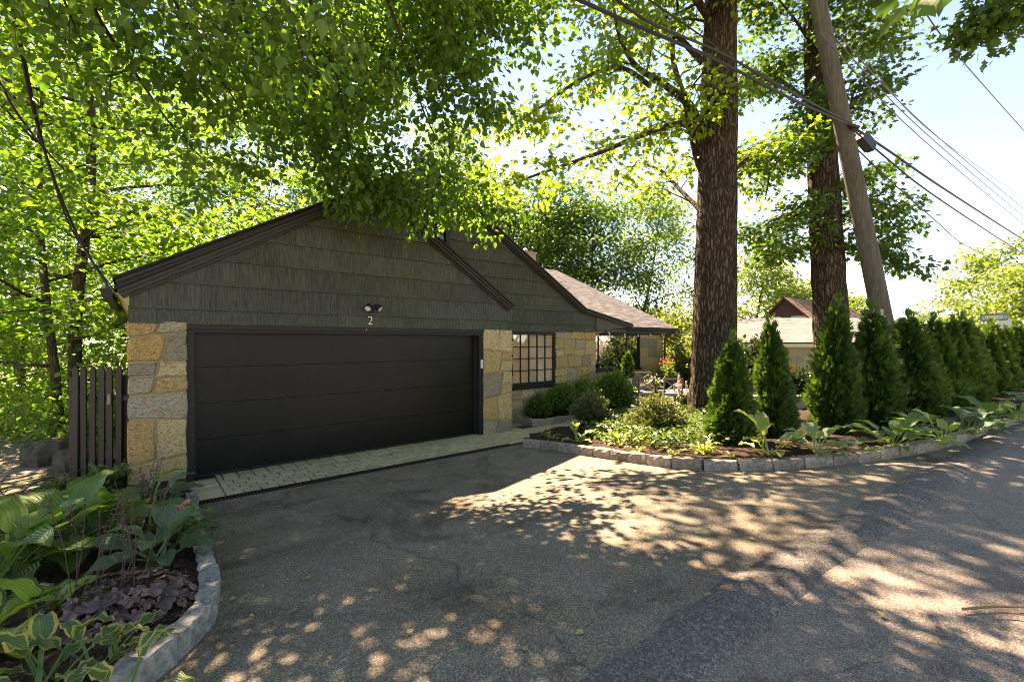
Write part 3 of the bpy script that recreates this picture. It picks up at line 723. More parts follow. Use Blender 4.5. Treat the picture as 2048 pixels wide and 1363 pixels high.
# wing roof
WE = (3.25, 2.56); WR = (11.0, 6.12); WS1 = 18.25
b = MB(); poly = [(WE[0], WE[1]), (WR[0], WR[1]), (18.7, WE[1])]
pp = poly + [(p[0], p[1] - .05) for p in poly[::-1]]
V = [(5.0, a, z) for a, z in pp] + [(WS1, a, z) for a, z in pp]; m_ = 6
Fc = [[i, (i+1) % m_, (i+1) % m_ + m_, i + m_] for i in range(m_)] + [[0, 5, 4, 1], [1, 4, 3, 2], [6, 7, 10, 11], [7, 8, 9, 10]]
wr = obj('roof', b.add(V, Fc), M['roofdark'], house); wr['label'] = 'sunlit brown shingle roof of the rear wing'
def shingle_courses(name, parent, origin, along, upslope, L, H, nrm, expo, tab, mat, seed, lift=0.012):
    """thousands of small roof tabs, one joined sheet of real overlapping tabs"""
    rg = np.random.default_rng(seed); V = []; Fc = []; rn = []
    o = np.array(origin, float); a = np.array(along, float); u_ = np.array(upslope, float); n_ = np.array(nrm, float)
    k = 0; nr = int(H / expo)
    for r_ in range(nr):
        x = -rg.uniform(0, tab)
        while x < L:
            x0 = max(0, x + .003); x1 = min(L, x + tab - .003)
            if x1 > x0 + .02:
                e = rg.uniform(-.006, .006); lf = lift * rg.uniform(0.8, 1.4)
                p0 = o + a*x0 + u_*(r_*expo + e); p1 = o + a*x1 + u_*(r_*expo + e); q0 = o + a*x0 + u_*((r_+1.3)*expo); q1 = o + a*x1 + u_*((r_+1.3)*expo)
                if (r_ + 1.3) * expo > H: q0 = o + a*x0 + u_*H; q1 = o + a*x1 + u_*H
                V += [p0, p1, p1 + n_*lf, p0 + n_*lf, q1 + n_*.003, q0 + n_*.003]; Fc += [[k, k+1, k+2, k+3], [k+3, k+2, k+4, k+5]]; k += 6
                rn += [rg.random()] * 6
            x += tab
    me = mesh(name, np.array(V), Fc, attrs={'rnd': rn}); o_ = obj(name, me, mat, parent); o_['kind'] = 'stuff'; return o_
sl = Vector((0, WR[0] - WE[0], WR[1] - WE[1])); H_ = sl.length; sl.normalize(); nn = Vector((0, -sl.z, sl.y))
shingle_courses('roof_shingles', wr, (9.0, WE[0] - .03, WE[1] + .004), (1, 0, 0), sl, WS1 - 9.0, H_, nn, 0.145, 0.30, M['shingle'], 1)
gutter(wr, (9.8, WE[0] - .01, WE[1] - .03), (WS1, WE[0] - .01, WE[1] - .03), (0, -1, 0))
obj('fascia', MB().box((9.8, WE[0] + .01, WE[1] - .22), (WS1 - .02, WE[0] + .04, WE[1] - .03)), M['trim'], wr)
obj('soffit', MB().box((9.8, WE[0] + .04, WE[1] - .24), (WS1 - .02, 3.7, WE[1] - .20)), M['soffit'], wr)
obj('header', MB().box((9.7, 3.60, 2.26), (17.75, 3.68, 2.36)), M['trim'], house)
dp = [(17.95, 3.20, 2.44), (17.95, 3.22, 2.36), (17.80, 3.52, 2.24), (17.80, 3.58, 2.1), (17.80, 3.58, 0.2), (17.82, 3.42, 0.06)]
obj('downspout', MB().tube(dp, 0.042, 8), M['black_metal'], wr)
# chimney on the wing ridge
ch = obj('chimney', MB().box((15.55, 10.5, 5.4), (16.25, 11.2, 6.74)).box((15.50, 10.45, 6.745), (16.30, 11.25, 6.83)), M['brick'], wr)
obj('flue_cap', MB().lathe([(0.09, 0), (0.09, 0.12), (0.16, 0.14), (0.02, 0.24)], (15.8, 10.85, 6.83), 10), M['steel'], ch)

# windows
def window(s0, s1, z0, z1, t, cols, rows_, pane, label, fw=0.07, sill=True, seed=1, mull=None, recess=0.06, parent=house):
    b = MB()
    b.box((s0, t, z0), (s0 + fw, t + .12, z1)); b.box((s1 - fw, t, z0), (s1, t + .12, z1))
    b.box((s0 + fw, t + .002, z1 - fw), (s1 - fw, t + .12, z1)); b.box((s0 + fw, t + .002, z0), (s1 - fw, t + .12, z0 + fw))
    wd = obj('window', b, M['trim'], parent); wd['label'] = label
    if sill: obj('sill', MB().box((s0 - .05, t - .07, z0 - .075), (s1 + .05, t + .10, z0 - .003)), M['trim'], wd)
    a0, a1, c0, c1 = s0 + fw, s1 - fw, z0 + fw, z1 - fw
    xs_ = [a0 + (a1 - a0) * k / cols for k in range(cols + 1)] if mull is None else [a0] + mull + [a1]
    zs_ = [c0 + (c1 - c0) * k / rows_ for k in range(rows_ + 1)]
    mw = 0.02 if mull is None else 0.055
    for x in xs_[1:-1]: obj('muntin', MB().box((x - mw/2, t + recess - .022, c0), (x + mw/2, t + recess + .014, c1)), M['trim'], wd)
    for z in zs_[1:-1]: obj('muntin', MB().box((a0, t + recess - .018, z - .011), (a1, t + recess + .010, z + .011)), M['trim'], wd)
    rg = random.Random(seed)
    for i in range(len(xs_) - 1):
        for j in range(len(zs_) - 1):
            y = t + recess; tx, tz = rg.uniform(-.004, .004), rg.uniform(-.004, .004)
            V = [(xs_[i], y + tx, zs_[j]), (xs_[i+1], y - tx + tz, zs_[j]), (xs_[i+1], y - tx, zs_[j+1]), (xs_[i], y + tx + tz, zs_[j+1])]
            V += [(v_[0], v_[1] + .005, v_[2]) for v_ in V]
            obj('pane', MB().add(V, [[0, 1, 2, 3], [7, 6, 5, 4]]), pane, wd)
    return wd
w1 = window(6.50, 8.09, 0.86, 2.24, MT - .02, 5, 4, M['pane_clear'], 'black small-paned window with a tan blind behind', 0.085, seed=2)
obj('blind', MB().box((6.56, MT + .058, 0.93), (8.03, MT + .062, 2.18)), M['blind'], w1)
V = []; Fc = []
for i in range(33):                                     # drawn pale curtain, gathered folds
    k = i / 32; x = 7.18 + 0.78 * k; y = MT + .0535 + 0.003 * math.sin(k * 40) 
    V += [(x, y, 0.92), (x + 0.02 * math.sin(i), y, 2.2 - 0.55 * abs(k - .45))]
for i in range(32): Fc.append([2*i, 2*i+2, 2*i+3, 2*i+1])
obj('curtain', MB().add(V, Fc), M['curtain'], w1)
w2 = window(12.3, 15.98, 0.86, 2.27, 3.62, 3, 1, M['pane_dark'], 'wide black-framed picture window with garden reflections', 0.07, seed=3, mull=[12.95 + .35, 15.1])
w3 = window(3.72, 4.74, 3.9, 5.1, MT - .06, 4, 3, M['pane_clear'], 'small-paned attic window half hidden by the garage roof', 0.10, sill=False, seed=4)
obj('blind', MB().box((3.8, MT + .05, 3.98), (4.66, MT + .06, 5.03)), M['brick'], w3)  # brick-coloured sheet behind the panes, stands in for a brick reflection
# garage door
gd = obj('garage_door', MB().box((0.02, 0.24, 0.0), (5.05, 0.27, 2.14)), M['door'], house); gd['label'] = 'wide dark brown sectional garage door'
for k in range(4):
    z0 = 0.008 + k * 0.535
    b = MB(); e = 0.006
    V = [(0.03, 0.215, z0), (5.04, 0.215, z0), (5.04, 0.215, z0 + .529), (0.03, 0.215, z0 + .529)]
    V2 = [(0.03, 0.24, z0 - .003), (5.04, 0.24, z0 - .003), (5.04, 0.24, z0 + .532), (0.03, 0.24, z0 + .532)]
    b.add(V + V2, [[0, 1, 2, 3]] + [[i, i + 4, (i+1) % 4 + 4, (i+1) % 4] for i in range(4)])
    obj('panel', b, M['door'], gd)
obj('weather_strip', MB().box((0.03, 0.20, 0.0), (5.04, 0.214, 0.03)), M['black_metal'], gd)
jb = MB(); jb.box((-0.06, 0.03, 0.0), (0.04, 0.22, 2.15)); jb.box((5.03, 0.03, 0.0), (5.13, 0.22, 2.15)); jb.box((-0.06, 0.032, 2.12), (5.13, 0.22, 2.25))
jb.box((0.04, 0.15, 0.0), (0.075, 0.20, 2.12)); jb.box((4.99, 0.15, 0.0), (5.03, 0.20, 2.12))
jb.box((-0.06, -0.01, 2.17), (5.13, 0.031, 2.249))
obj('door_frame', jb, M['trim'], gd)
kp = obj('keypad', MB().box((5.06, 0.005, 1.42), (5.11, 0.03, 1.60)), M['white_plastic'], gd); kp['label'] = 'white keypad on the door frame'
obj('stud', MB().lathe([(0.0, 0), (0.012, 0.0), (0.012, 0.02), (0, .02)], (2.55, 0.0, 2.19), 8), M['lens'], gd)
# flood light and house number
fl = obj('flood_light', MB().box((2.55, -0.055, 2.52), (2.67, -0.026, 2.64)).tube([(2.61, -0.05, 2.58), (2.61, -0.12, 2.60)], 0.035, 10).tube([(2.61, -0.09, 2.57), (2.61, -0.12, 2.50)], [0.035, 0.02], 10), M['black_metal'], house)
fl['label'] = 'twin-headed black flood light above the house number'
for sgn in (-1, 1):
    c = Vector((2.61 + sgn * 0.085, -0.17, 2.60)); d = Vector((sgn * 0.45, -0.55, -0.62)).normalized()
    hd = obj('lamp_head', MB().tube([c - d * .06, c - d * .03, c + d * .05, c + d * .06], [0.025, 0.045, 0.062, 0.058], 12), M['black_metal'], fl)
    obj('lens', MB().tube([c + d * .045, c + d * .063], [0.05, 0.05], 12), M['lens'], hd)
cu = bpy.data.curves.new('house_number', 'FONT'); cu.body = '2'; cu.size = 0.215; cu.extrude = 0.006; cu.align_x = 'CENTER'; cu.offset = -0.0035
tmp = bpy.data.objects.new('tmp_text', cu); COL.objects.link(tmp); bpy.context.view_layer.update()
me2 = bpy.data.meshes.new_from_object(tmp.evaluated_get(bpy.context.evaluated_depsgraph_get())); bpy.data.objects.remove(tmp)
nb = obj('house_number', me2, M['brass'], house, (2.61, -0.036, 2.292), (R(90), 0, 0)); nb['label'] = 'pale metal house number 2 over the garage door'

# string lights under the wing eave
sl_ = house_frame(thing('string_lights', 'string of white bulbs hung under the porch and wing eave', 'string lights'))
pts = []
knots = [(11.15, 1.3, 2.37), (12.0, 3.0, 2.34), (13.0, 3.08, 2.33), (14.4, 3.08, 2.33), (15.7, 3.08, 2.33), (17.0, 3.08, 2.33), (18.1, 3.08, 2.33)]
for i in range(len(knots) - 1):
    a = Vector(knots[i]); c = Vector(knots[i+1])
    for k in range(6): q = k / 6; p = a.lerp(c, q); p.z -= 0.07 * math.sin(math.pi * q); pts.append(p)
pts.append(Vector(knots[-1]))
obj('cord', MB().tube(pts, 0.008, 5), M['cable'], sl_)
bulb = MB().lathe([(0.0, -0.10), (0.022, -0.09), (0.034, -0.06), (0.026, -0.025), (0.014, 0.0), (0.0, 0.0)], (0, 0, 0), 10).mesh('bulb', smooth=True)
for i in (1, 5, 9, 13, 17, 21, 25, 29, 33): obj('bulb', bulb, M['lens'], sl_, pts[i])
# ================================================================ kerbs and planting beds
def block_mesh(L, W, H, seed, jit=0.010):
    r = random.Random(seed); nx, ny, nz_ = 5, 3, 3; idx = {}; V = []; Fc = []
    def vid(i, j, k):
        if (i, j, k) not in idx:
            x = (i / nx - .5) * L; y = (j / ny - .5) * W; z = k / nz_ * H
            ed = sum((i in (0, nx), j in (0, ny), k == nz_))
            s_ = 0.94 if ed >= 2 else 1.0
            ex = 0.97 if ed >= 2 else 1.0
            V.append((x * ex + r.uniform(-jit, jit) * .6, y * s_ + r.uniform(-jit, jit) * (1 if k else 0.5), z * (0.97 if ed >= 2 else 1.0) + (r.uniform(-jit, jit) * .7 if k else -0.06)))
            idx[(i, j, k)] = len(V) - 1
        return idx[(i, j, k)]
    for i in range(nx):
        for j in range(ny): Fc.append([vid(i, j, nz_), vid(i+1, j, nz_), vid(i+1, j+1, nz_), vid(i, j+1, nz_)])
    for i in range(nx):
        for k in range(nz_):
            Fc.append([vid(i, 0, k), vid(i+1, 0, k), vid(i+1, 0, k+1), vid(i, 0, k+1)]); Fc.append([vid(i, ny, k), vid(i, ny, k+1), vid(i+1, ny, k+1), vid(i+1, ny, k)])
    for j in range(ny):
        for k in range(nz_):
            Fc.append([vid(0, j, k), vid(0, j, k+1), vid(0, j+1, k+1), vid(0, j+1, k)]); Fc.append([vid(nx, j, k), vid(nx, j+1, k), vid(nx, j+1, k+1), vid(nx, j, k+1)])
    return mesh('block', V, Fc)
def resample(pts, step):
    out = [pts[0].copy()]; acc = 0.0
    for i in range(len(pts) - 1):
        a, b = pts[i], pts[i+1]; L = (b - a).length; d = step - acc
        while d <= L: out.append(a.lerp(b, d / L)); d += step
        acc = L - (d - step)
    return out
def smooth_line(pts, n=8):
    out = []
    for i in range(len(pts) - 1):
        p0, p1, p2, p3 = pts[max(i-1, 0)], pts[i], pts[i+1], pts[min(i+2, len(pts)-1)]
        for k in range(n):
            t = k / n; out.append(0.5 * ((2*p1) + (p2-p0)*t + (2*p0-5*p1+4*p2-p3)*t*t + (3*p1-p0-3*p2+p3)*t**3))
    out.append(pts[-1]); return out
def kerb(root, line, step, W, H, mat, seed, base, gap=0.007, zoff=0.0):
    r = random.Random(seed); pts = resample(line, step)
    ms = []
    for k in range(8):
        me = block_mesh(step - gap, W, H, seed * 10 + k); me.materials.append(mat); ms.append(me)
    for i in range(len(pts) - 1):
        a, b = pts[i], pts[i+1]; c = (a + b) / 2; ang = math.atan2(b.y - a.y, b.x - a.x)
        z = g(c.x, c.y) + zoff
        sl_k = math.atan2(g(b.x, b.y) - g(a.x, a.y), step)
        o = obj('block', ms[r.randrange(8)], None, root, Vector((c.x, c.y, z)) - Vector(base), (r.uniform(-.03, .03), -sl_k + r.uniform(-.015, .015), ang + r.uniform(-.02, .02)), (1, r.uniform(.92, 1.08), r.uniform(.92, 1.1)))
def inpoly(x, y, P):
    c = False; n = len(P)
    for i in range(n):
        (x1, y1), (x2, y2) = P[i], P[(i+1) % n]
        if (y1 > y) != (y2 > y) and x < (x2-x1) * (y-y1) / (y2-y1) + x1: c = not c
    return c
def bed(name, P, step, h, seed, chips=2500):
    """mound of mulch inside polygon P (world xy)"""
    x0 = min(p[0] for p in P); x1 = max(p[0] for p in P); y0 = min(p[1] for p in P); y1 = max(p[1] for p in P)
    nx = int((x1-x0)/step)+2; ny = int((y1-y0)/step)+2; V = []; Fc = []; idx = {}
    def zf(x, y): return g(x, y) + h + 0.03 * nz(x, y, 1.5, seed) + 0.022 * nz(x, y, 7, seed + 3)
    def vid(i, j):
        if (i, j) not in idx:
            x, y = x0 + i*step, y0 + j*step; V.append((x, y, zf(x, y))); idx[(i, j)] = len(V) - 1
        return idx[(i, j)]
    for i in range(nx):
        for j in range(ny):
            if inpoly(x0 + (i+.5)*step, y0 + (j+.5)*step, P): Fc.append([vid(i, j), vid(i+1, j), vid(i+1, j+1), vid(i, j+1)])
    o = tag(obj(name, mesh(name, V, Fc, smooth=True), M['mulch']), kind='structure')
    rg = np.random.default_rng(seed); CV = []; CF = []; k = 0; tries = 0
    while k < chips and tries < chips * 8:
        tries += 1
        x, y = rg.uniform(x0, x1), rg.uniform(y0, y1)
        if not inpoly(x, y, P) or y > 11: continue
        c = np.array((x, y, zf(x, y) + .006)); a = rg.uniform(0, 6.28); L = rg.uniform(.012, .045); w_ = rg.uniform(.004, .011)
        d = np.array((math.cos(a), math.sin(a), rg.uniform(-.35, .35))); e = np.array((-math.sin(a), math.cos(a), rg.uniform(-.5, .5)))
        CV += [c - d*L - e*w_, c + d*L - e*w_*.6, c + d*L*.9 + e*w_, c - d*L*.8 + e*w_]; CF.append([4*k, 4*k+1, 4*k+2, 4*k+3]); k += 1
    if k:
        ch_ = obj('bark_chips', mesh('bark_chips', np.array(CV), CF), M['chip'], o); ch_['kind'] = 'stuff'
    return o
# right-hand kerb
rk = [GP(px, py) for px, py in ((1044, 893), (1120, 903), (1200, 915), (1300, 932), (1400, 941), (1500, 943), (1600, 938), (1700, 930), (1790, 917), (1870, 901), (1940, 882), (2000, 862), (2048, 846))]
for p in rk: p.z = 0
ln = smooth_line(rk); e_ = (rk[-1] - rk[-2]).normalized()
ln += [rk[-1] + e_ * k for k in (1, 2.5, 4, 6)]
shift_in = []
for i, p in enumerate(ln):
    a = ln[max(i-1, 0)]; b = ln[min(i+1, len(ln)-1)]; d = (b - a).normalized(); shift_in.append(p + Vector((-d.y, d.x, 0)) * 0.085)
kb = thing('granite_kerb', 'sunlit row of rough granite blocks edging the hosta bed by the driveway', 'kerb', shift_in[0])
kerb(kb, shift_in, 0.40, 0.15, 0.135, M['granite'], 3, shift_in[0])
P_right = [(p.x, p.y) for p in shift_in] + [(15.5, 15.0), (11.5, 12.6), (9.0, 11.6), (6.8, 12.4), (4.6, 12.3), (3.0, 11.4), (1.9, 10.6), (0.35, 9.3)]
bed_r = bed('mulch_bed', P_right, 0.11, 0.115, 7, 3500)
# left kerb (long grey granite pieces)
lk = [GP(px, py) for px, py in ((398, 1006), (404, 1050), (418, 1100), (436, 1150), (446, 1195), (440, 1235), (405, 1285), (340, 1345), (250, 1420), (130, 1500))]
for p in lk: p.z = 0
ln = smooth_line(lk); sh = []
for i, p in enumerate(ln):
    a = ln[max(i-1, 0)]; b = ln[min(i+1, len(ln)-1)]; d = (b - a).normalized(); sh.append(p - Vector((-d.y, d.x, 0)) * 0.07)
kb2 = thing('granite_kerb', 'curving grey granite edging around the hosta and heuchera bed', 'kerb', sh[0])
kerb(kb2, sh, 0.33, 0.115, 0.145, M['granite_grey'], 5, sh[0], 0.012)
P_left = [(p.x, p.y) for p in sh] + [(-4.2, 0.9), (-7.0, 2.0), (-6.6, 4.6), (-6.05, 6.0), (-5.0, 5.95), (-4.62, 6.3), (-4.45, 6.25)]
bed_l = bed('mulch_bed', P_left, 0.07, 0.10, 17, 5000)
# small kerb and bed below the small-paned window
q = [Vector((*sxy(a, b), 0)) for a, b in ((6.68, 0.78), (6.70, 0.35), (6.74, 0.02), (7.2, -0.03), (8.0, -0.05), (9.0, 0.0), (10.2, 0.05))]
kb3 = thing('granite_kerb', 'short shaded granite edging around the shrubs below the small-paned window', 'kerb', q[0])
kerb(kb3, smooth_line(q, 6), 0.30, 0.12, 0.15, M['granite'], 8, q[0])
bed('mulch_bed', [sxy(6.7, 0.8), sxy(6.72, 0.0), sxy(8, -0.03), sxy(10.2, 0.05), sxy(10.2, 0.8)], 0.10, 0.09, 23, 300)

# ================================================================ leaves and growth helpers
def tmpl(outline, fold=0.15, cup=0.0):
    """leaf from half-outline [(along, half width)], midrib folded; returns V, faces"""
    V = []; Fc = []
    n = len(outline)
    for i, (a, w_) in enumerate(outline):
        V.append((a, 0, -cup * a * a)); 
    L = []
    for sgn in (1, -1):
        ids = []
        for i, (a, w_) in enumerate(outline):
            V.append((a, sgn * w_, w_ * fold - cup * a * a)); ids.append(len(V) - 1)
        L.append(ids)
    for sgn, ids in zip((1, -1), L):
        for i in range(n - 1):
            f = [i, i+1, ids[i+1], ids[i]]
            if outline[i][1] == 0: f = [i, i+1, ids[i+1]]
            elif outline[i+1][1] == 0: f = [i, i+1, ids[i]]
            Fc.append(f if sgn < 0 else f[::-1])
    return np.array(V, float), Fc
T_HEART = tmpl([(0, 0), (-0.08, 0.25), (0.18, 0.44), (0.5, 0.38), (0.8, 0.16), (1.0, 0)], 0.18, 0.12)
T_OAK = tmpl([(0, 0), (0.2, 0.14), (0.3, 0.40), (0.45, 0.17), (0.62, 0.34), (0.75, 0.13), (1.0, 0)], 0.12, 0.15)
T_DIA = (np.array([(0, 0, 0), (0.45, 0.34, 0.06), (1, 0, -0.06), (0.45, -0.34, 0.06)], float), [[0, 2, 1], [0, 3, 2]])
T_OVAL = (np.array([(0, 0, 0), (0.35, 0.30, 0.05), (0.75, 0.22, 0.03), (1, 0, -0.05), (0.75, -0.22, 0.03), (0.35, -0.30, 0.05)], float), [[0, 3, 2, 1], [0, 5, 4, 3]])
T_SPRAY = (np.array([(0, 0, 0), (0.55, 0.14, 0.02), (1, 0.10, -0.03), (0.6, 0.0, 0.0), (0.95, -0.18, 0.0), (0.5, -0.2, 0.03), (0.7, 0.34, 0.0)], float), [[0, 3, 2, 1], [0, 5, 4, 3], [0, 1, 6]])
def leaf_cloud(name, P, axis, normal, size, T, rnd, mat=None):
    """N leaves: P (N,3), axis (N,3), normal (N,3), size (N)"""
    P = np.asarray(P, float); N_ = len(P); A = np.asarray(axis, float); A = A / np.maximum(1e-6, np.linalg.norm(A, axis=1))[:, None]
    Nn = np.asarray(normal, float); B = np.cross(Nn, A); B /= np.maximum(1e-6, np.linalg.norm(B, axis=1))[:, None]; C = np.cross(A, B)
    tv, tf = T; K = len(tv); s_ = np.asarray(size, float)[:, None, None]
    V = P[:, None, :] + s_ * (tv[None, :, 0:1] * A[:, None, :] + tv[None, :, 1:2] * B[:, None, :] + tv[None, :, 2:3] * C[:, None, :])
    base = (np.arange(N_) * K)[:, None]; out = []
    for ln_ in sorted(set(len(f) for f in tf)):
        for f in tf:
            if len(f) == ln_: out.append(base + np.array(f)[None, :])
    fl_ = []
    for ln_ in sorted(set(len(f) for f in tf)): fl_.append(np.concatenate([o for o in out if o.shape[1] == ln_]))
    me = mesh(name, V.reshape(-1, 3), fl_, attrs={'rnd': np.repeat(np.asarray(rnd, float), K)})
    if mat: me.materials.append(mat)
    return me
def rdir(rg, n): 
    v = rg.normal(size=(n, 3)); return v / np.linalg.norm(v, axis=1)[:, None]

class Grow:
    """collects the wood and the leaves of one tree"""
    def __init__(self, seed): self.rg = np.random.default_rng(seed); self.wood = MB(); self.P = []; self.A = []; self.Nn = []; self.limbs = []
    def path(self, p, d, L, n, up=0.0, wob=0.15):
        pts = [Vector(p)]; d = Vector(d).normalized()
        for i in range(n):
            d = (d + Vector(self.rg.normal(size=3)) * wob + Vector((0, 0, up))).normalized(); pts.append(pts[-1] + d * (L / n))
        return pts
    def leaves(self, pts, n, spread, flat=0.5, droop=0.5):
        """n leaves around a twig line"""
        if n <= 0: return
        pts = np.array([tuple(p) for p in pts]); k = self.rg.uniform(0.15, len(pts) - 1.001, n); i = k.astype(int); f = (k - i)[:, None]
        c = pts[i] * (1 - f) + pts[i+1] * f
        off = self.rg.normal(size=(n, 3)) * spread * np.array([1, 1, flat])
        a = off + self.rg.normal(size=(n, 3)) * spread * 0.6; a[:, 2] -= droop * spread
        nn_ = self.rg.normal(size=(n, 3)) * 0.45 + np.array([0, 0, 1])
        self.P.append(c + off); self.A.append(a); self.Nn.append(nn_)
    def cloud(self, name, T, size, mat, var=0.3):
        P = np.concatenate(self.P); A = np.concatenate(self.A); Nn = np.concatenate(self.Nn)
        return leaf_cloud(name, P, A, Nn, size * self.rg.uniform(1 - var, 1 + var, len(P)), T, np.clip(self.rg.normal(0.5, 0.28, len(P)), 0, 1), mat)

def limb(G, pts, r0, r1, nsub, sublen, nleaf, spread, flat=0.5, droop=0.5, up=0.0, start=0.25, twigs=3, sides=6):
    """a limb along pts with side branches, twigs and leaves"""
    n = len(pts); rad = [r0 + (r1 - r0) * i / (n-1) for i in range(n)]
    G.wood.tube(pts, rad, sides)
    per = max(1, int(nleaf / max(1, nsub * (1 + 0.4 * twigs))))
    for k in range(nsub):
        q = start + (1 - start) * (k + G.rg.uniform(0.1, 0.9)) / nsub; j = min(n-2, int(q * (n-1))); f = q * (n-1) - j
        p = pts[j].lerp(pts[j+1], f); t = (pts[j+1] - pts[j]).normalized()
        side = t.cross(Vector((0, 0, 1)));  side = side.normalized() if side.length > 0.1 else Vector((1, 0, 0))
        an = G.rg.uniform(-0.9, 0.9) + (math.pi if k % 2 else 0)
        d = t * 0.55 + side * math.cos(an) + Vector((0, 0, 1)) * math.sin(an) * 0.5
        L = sublen * G.rg.uniform(0.6, 1.2) * (1.15 - 0.5 * q)
        sp = G.path(p, d, L, 4, up, 0.16)
        rs = max(0.006, rad[j] * 0.38); G.wood.tube(sp, [rs, rs*.75, rs*.55, rs*.4, rs*.2], 4, False)
        G.leaves(sp[1:], per, spread, flat, droop)
        for w_ in range(twigs):
            j2 = 1 + int(G.rg.integers(0, 4)); d2 = Vector(G.rg.normal(size=3)); d2.z *= 0.5
            tp = G.path(sp[j2], d2 + (sp[j2] - sp[j2-1]).normalized(), L * 0.45, 3, up * 1.5, 0.2)
            G.wood.tube(tp, [rs*.4, rs*.3, rs*.2, rs*.12], 3, False); G.leaves(tp, int(per * 0.4) + 1, spread * 0.8, flat, droop)
def trunk_tube(G, pts, rad, sides=10): G.wood.tube(pts, rad, sides)
def forest_tree(seed, h, r, spread, crown_lo, nlimb, nleaf, size, T, mat, barkm, flat=0.35, sig=0.42, name='tree'):
    """returns meshes (trunk, crown) with origin at the base"""
    G = Grow(seed); tp = G.path((0, 0, -0.6), (0, 0, 1), h + .6, 10, 0.05, 0.05)
    trunk_tube(G, tp, [r * (1.25 if i == 0 else 1.0) * (1 - 0.085 * i) for i in range(11)], 9)
    for k in range(nlimb):
        f = crown_lo + (1 - crown_lo) * (k + .5) / nlimb; j = min(9, int(f * 10)); p = tp[j].lerp(tp[j+1], f * 10 - j)
        az = k * 2.4 + G.rg.uniform(-.4, .4); prof = math.sin(math.pi * min(0.97, 0.22 + 0.75 * (f - crown_lo) / (1 - crown_lo)))
        L = spread * (0.35 + 0.75 * prof) * G.rg.uniform(.8, 1.15); el = 0.15 + 0.75 * (f - crown_lo)
        lp = G.path(p, (math.cos(az), math.sin(az), el), L, 6, -0.02, 0.12)
        limb(G, lp, r * 0.38 * (1.1 - f * .7), 0.012, 6, L * 0.5, nleaf / nlimb, sig, flat, 0.4, -0.02, 0.25, 3, 5)
    tm = G.wood.mesh(name + '_trunk', smooth=True); tm.materials.append(barkm)
    return tm, G.cloud(name + '_crown', T, size, mat)
def place_tree(ms, name, label, loc, rz, sc=1.0, group=None, cat='tree'):
    t = thing(name, label, cat, loc, rz, group); t.scale = (sc,) * 3
    obj('trunk', ms[0], None, t); obj('crown', ms[1], None, t); return t
# ================================================================ trees
# --- the big oak beside the driveway bed
OX, OY = PX(1424, 681, 11.3).x, 11.3
OB = Vector((OX, OY, g(OX, OY) + 0.18))
def big_trunk(pts, rad, sides, seed, flare=0.0, ridges=0.035):
    """furrowed trunk: vertical ridges cut into the ring"""
    rg = random.Random(seed); V = []; Fc = []
    n = len(pts); ph = [rg.uniform(0, 6.28) for _ in range(4)]
    for i, (p, r_) in enumerate(zip(pts, rad)):
        for k in range(sides):
            a = 2 * math.pi * k / sides
            rr = r_ * (1 + 0.04 * math.sin(2*a + ph[0]) + 0.03 * math.sin(3*a + ph[1] + p[2] * .3))
            fl_ = flare * math.exp(-max(0, p[2] - pts[0][2] - .2) * 2.6); rr *= 1 + fl_ * (0.6 + 0.55 * math.sin(5*a + ph[2]))
            rr -= r_ * ridges * abs(mnoise.noise(Vector((math.cos(a) * 5.5, math.sin(a) * 5.5, p[2] * 0.55 + seed)))) * 2.2
            V.append((p[0] + rr * math.cos(a), p[1] + rr * math.sin(a), p[2]))
    for i in range(n - 1):
        for k in range(sides): Fc.append([i*sides+k, i*sides+(k+1) % sides, (i+1)*sides+(k+1) % sides, (i+1)*sides+k])
    return V, Fc
t = thing('oak_tree', 'massive brown oak trunk rising from the bed, nearest the patio', 'tree', OB)
def line_pts(a, b, n, wob=0.0, seed=1):
    r = random.Random(seed); a = Vector(a); b = Vector(b)
    return [a.lerp(b, i / n) + Vector((r.uniform(-wob, wob), r.uniform(-wob, wob), 0)) for i in range(n + 1)]
tp = line_pts((0, 0, -0.5), (0.36, 0.1, 16.0), 60, 0.012, 3)
rad = [max(0.10, 0.545 - 0.0042 * i - (0.002 * max(0, i - 30))) for i in range(61)]
V, Fc = big_trunk([tuple(p) for p in tp], rad, 72, 4, 0.42, 0.055)
obj('trunk', mesh('oak_trunk', V, Fc, smooth=True), M['bark'], t)
G = Grow(77)
def W(px, py, Y): return PX(px, py, Y) - OB
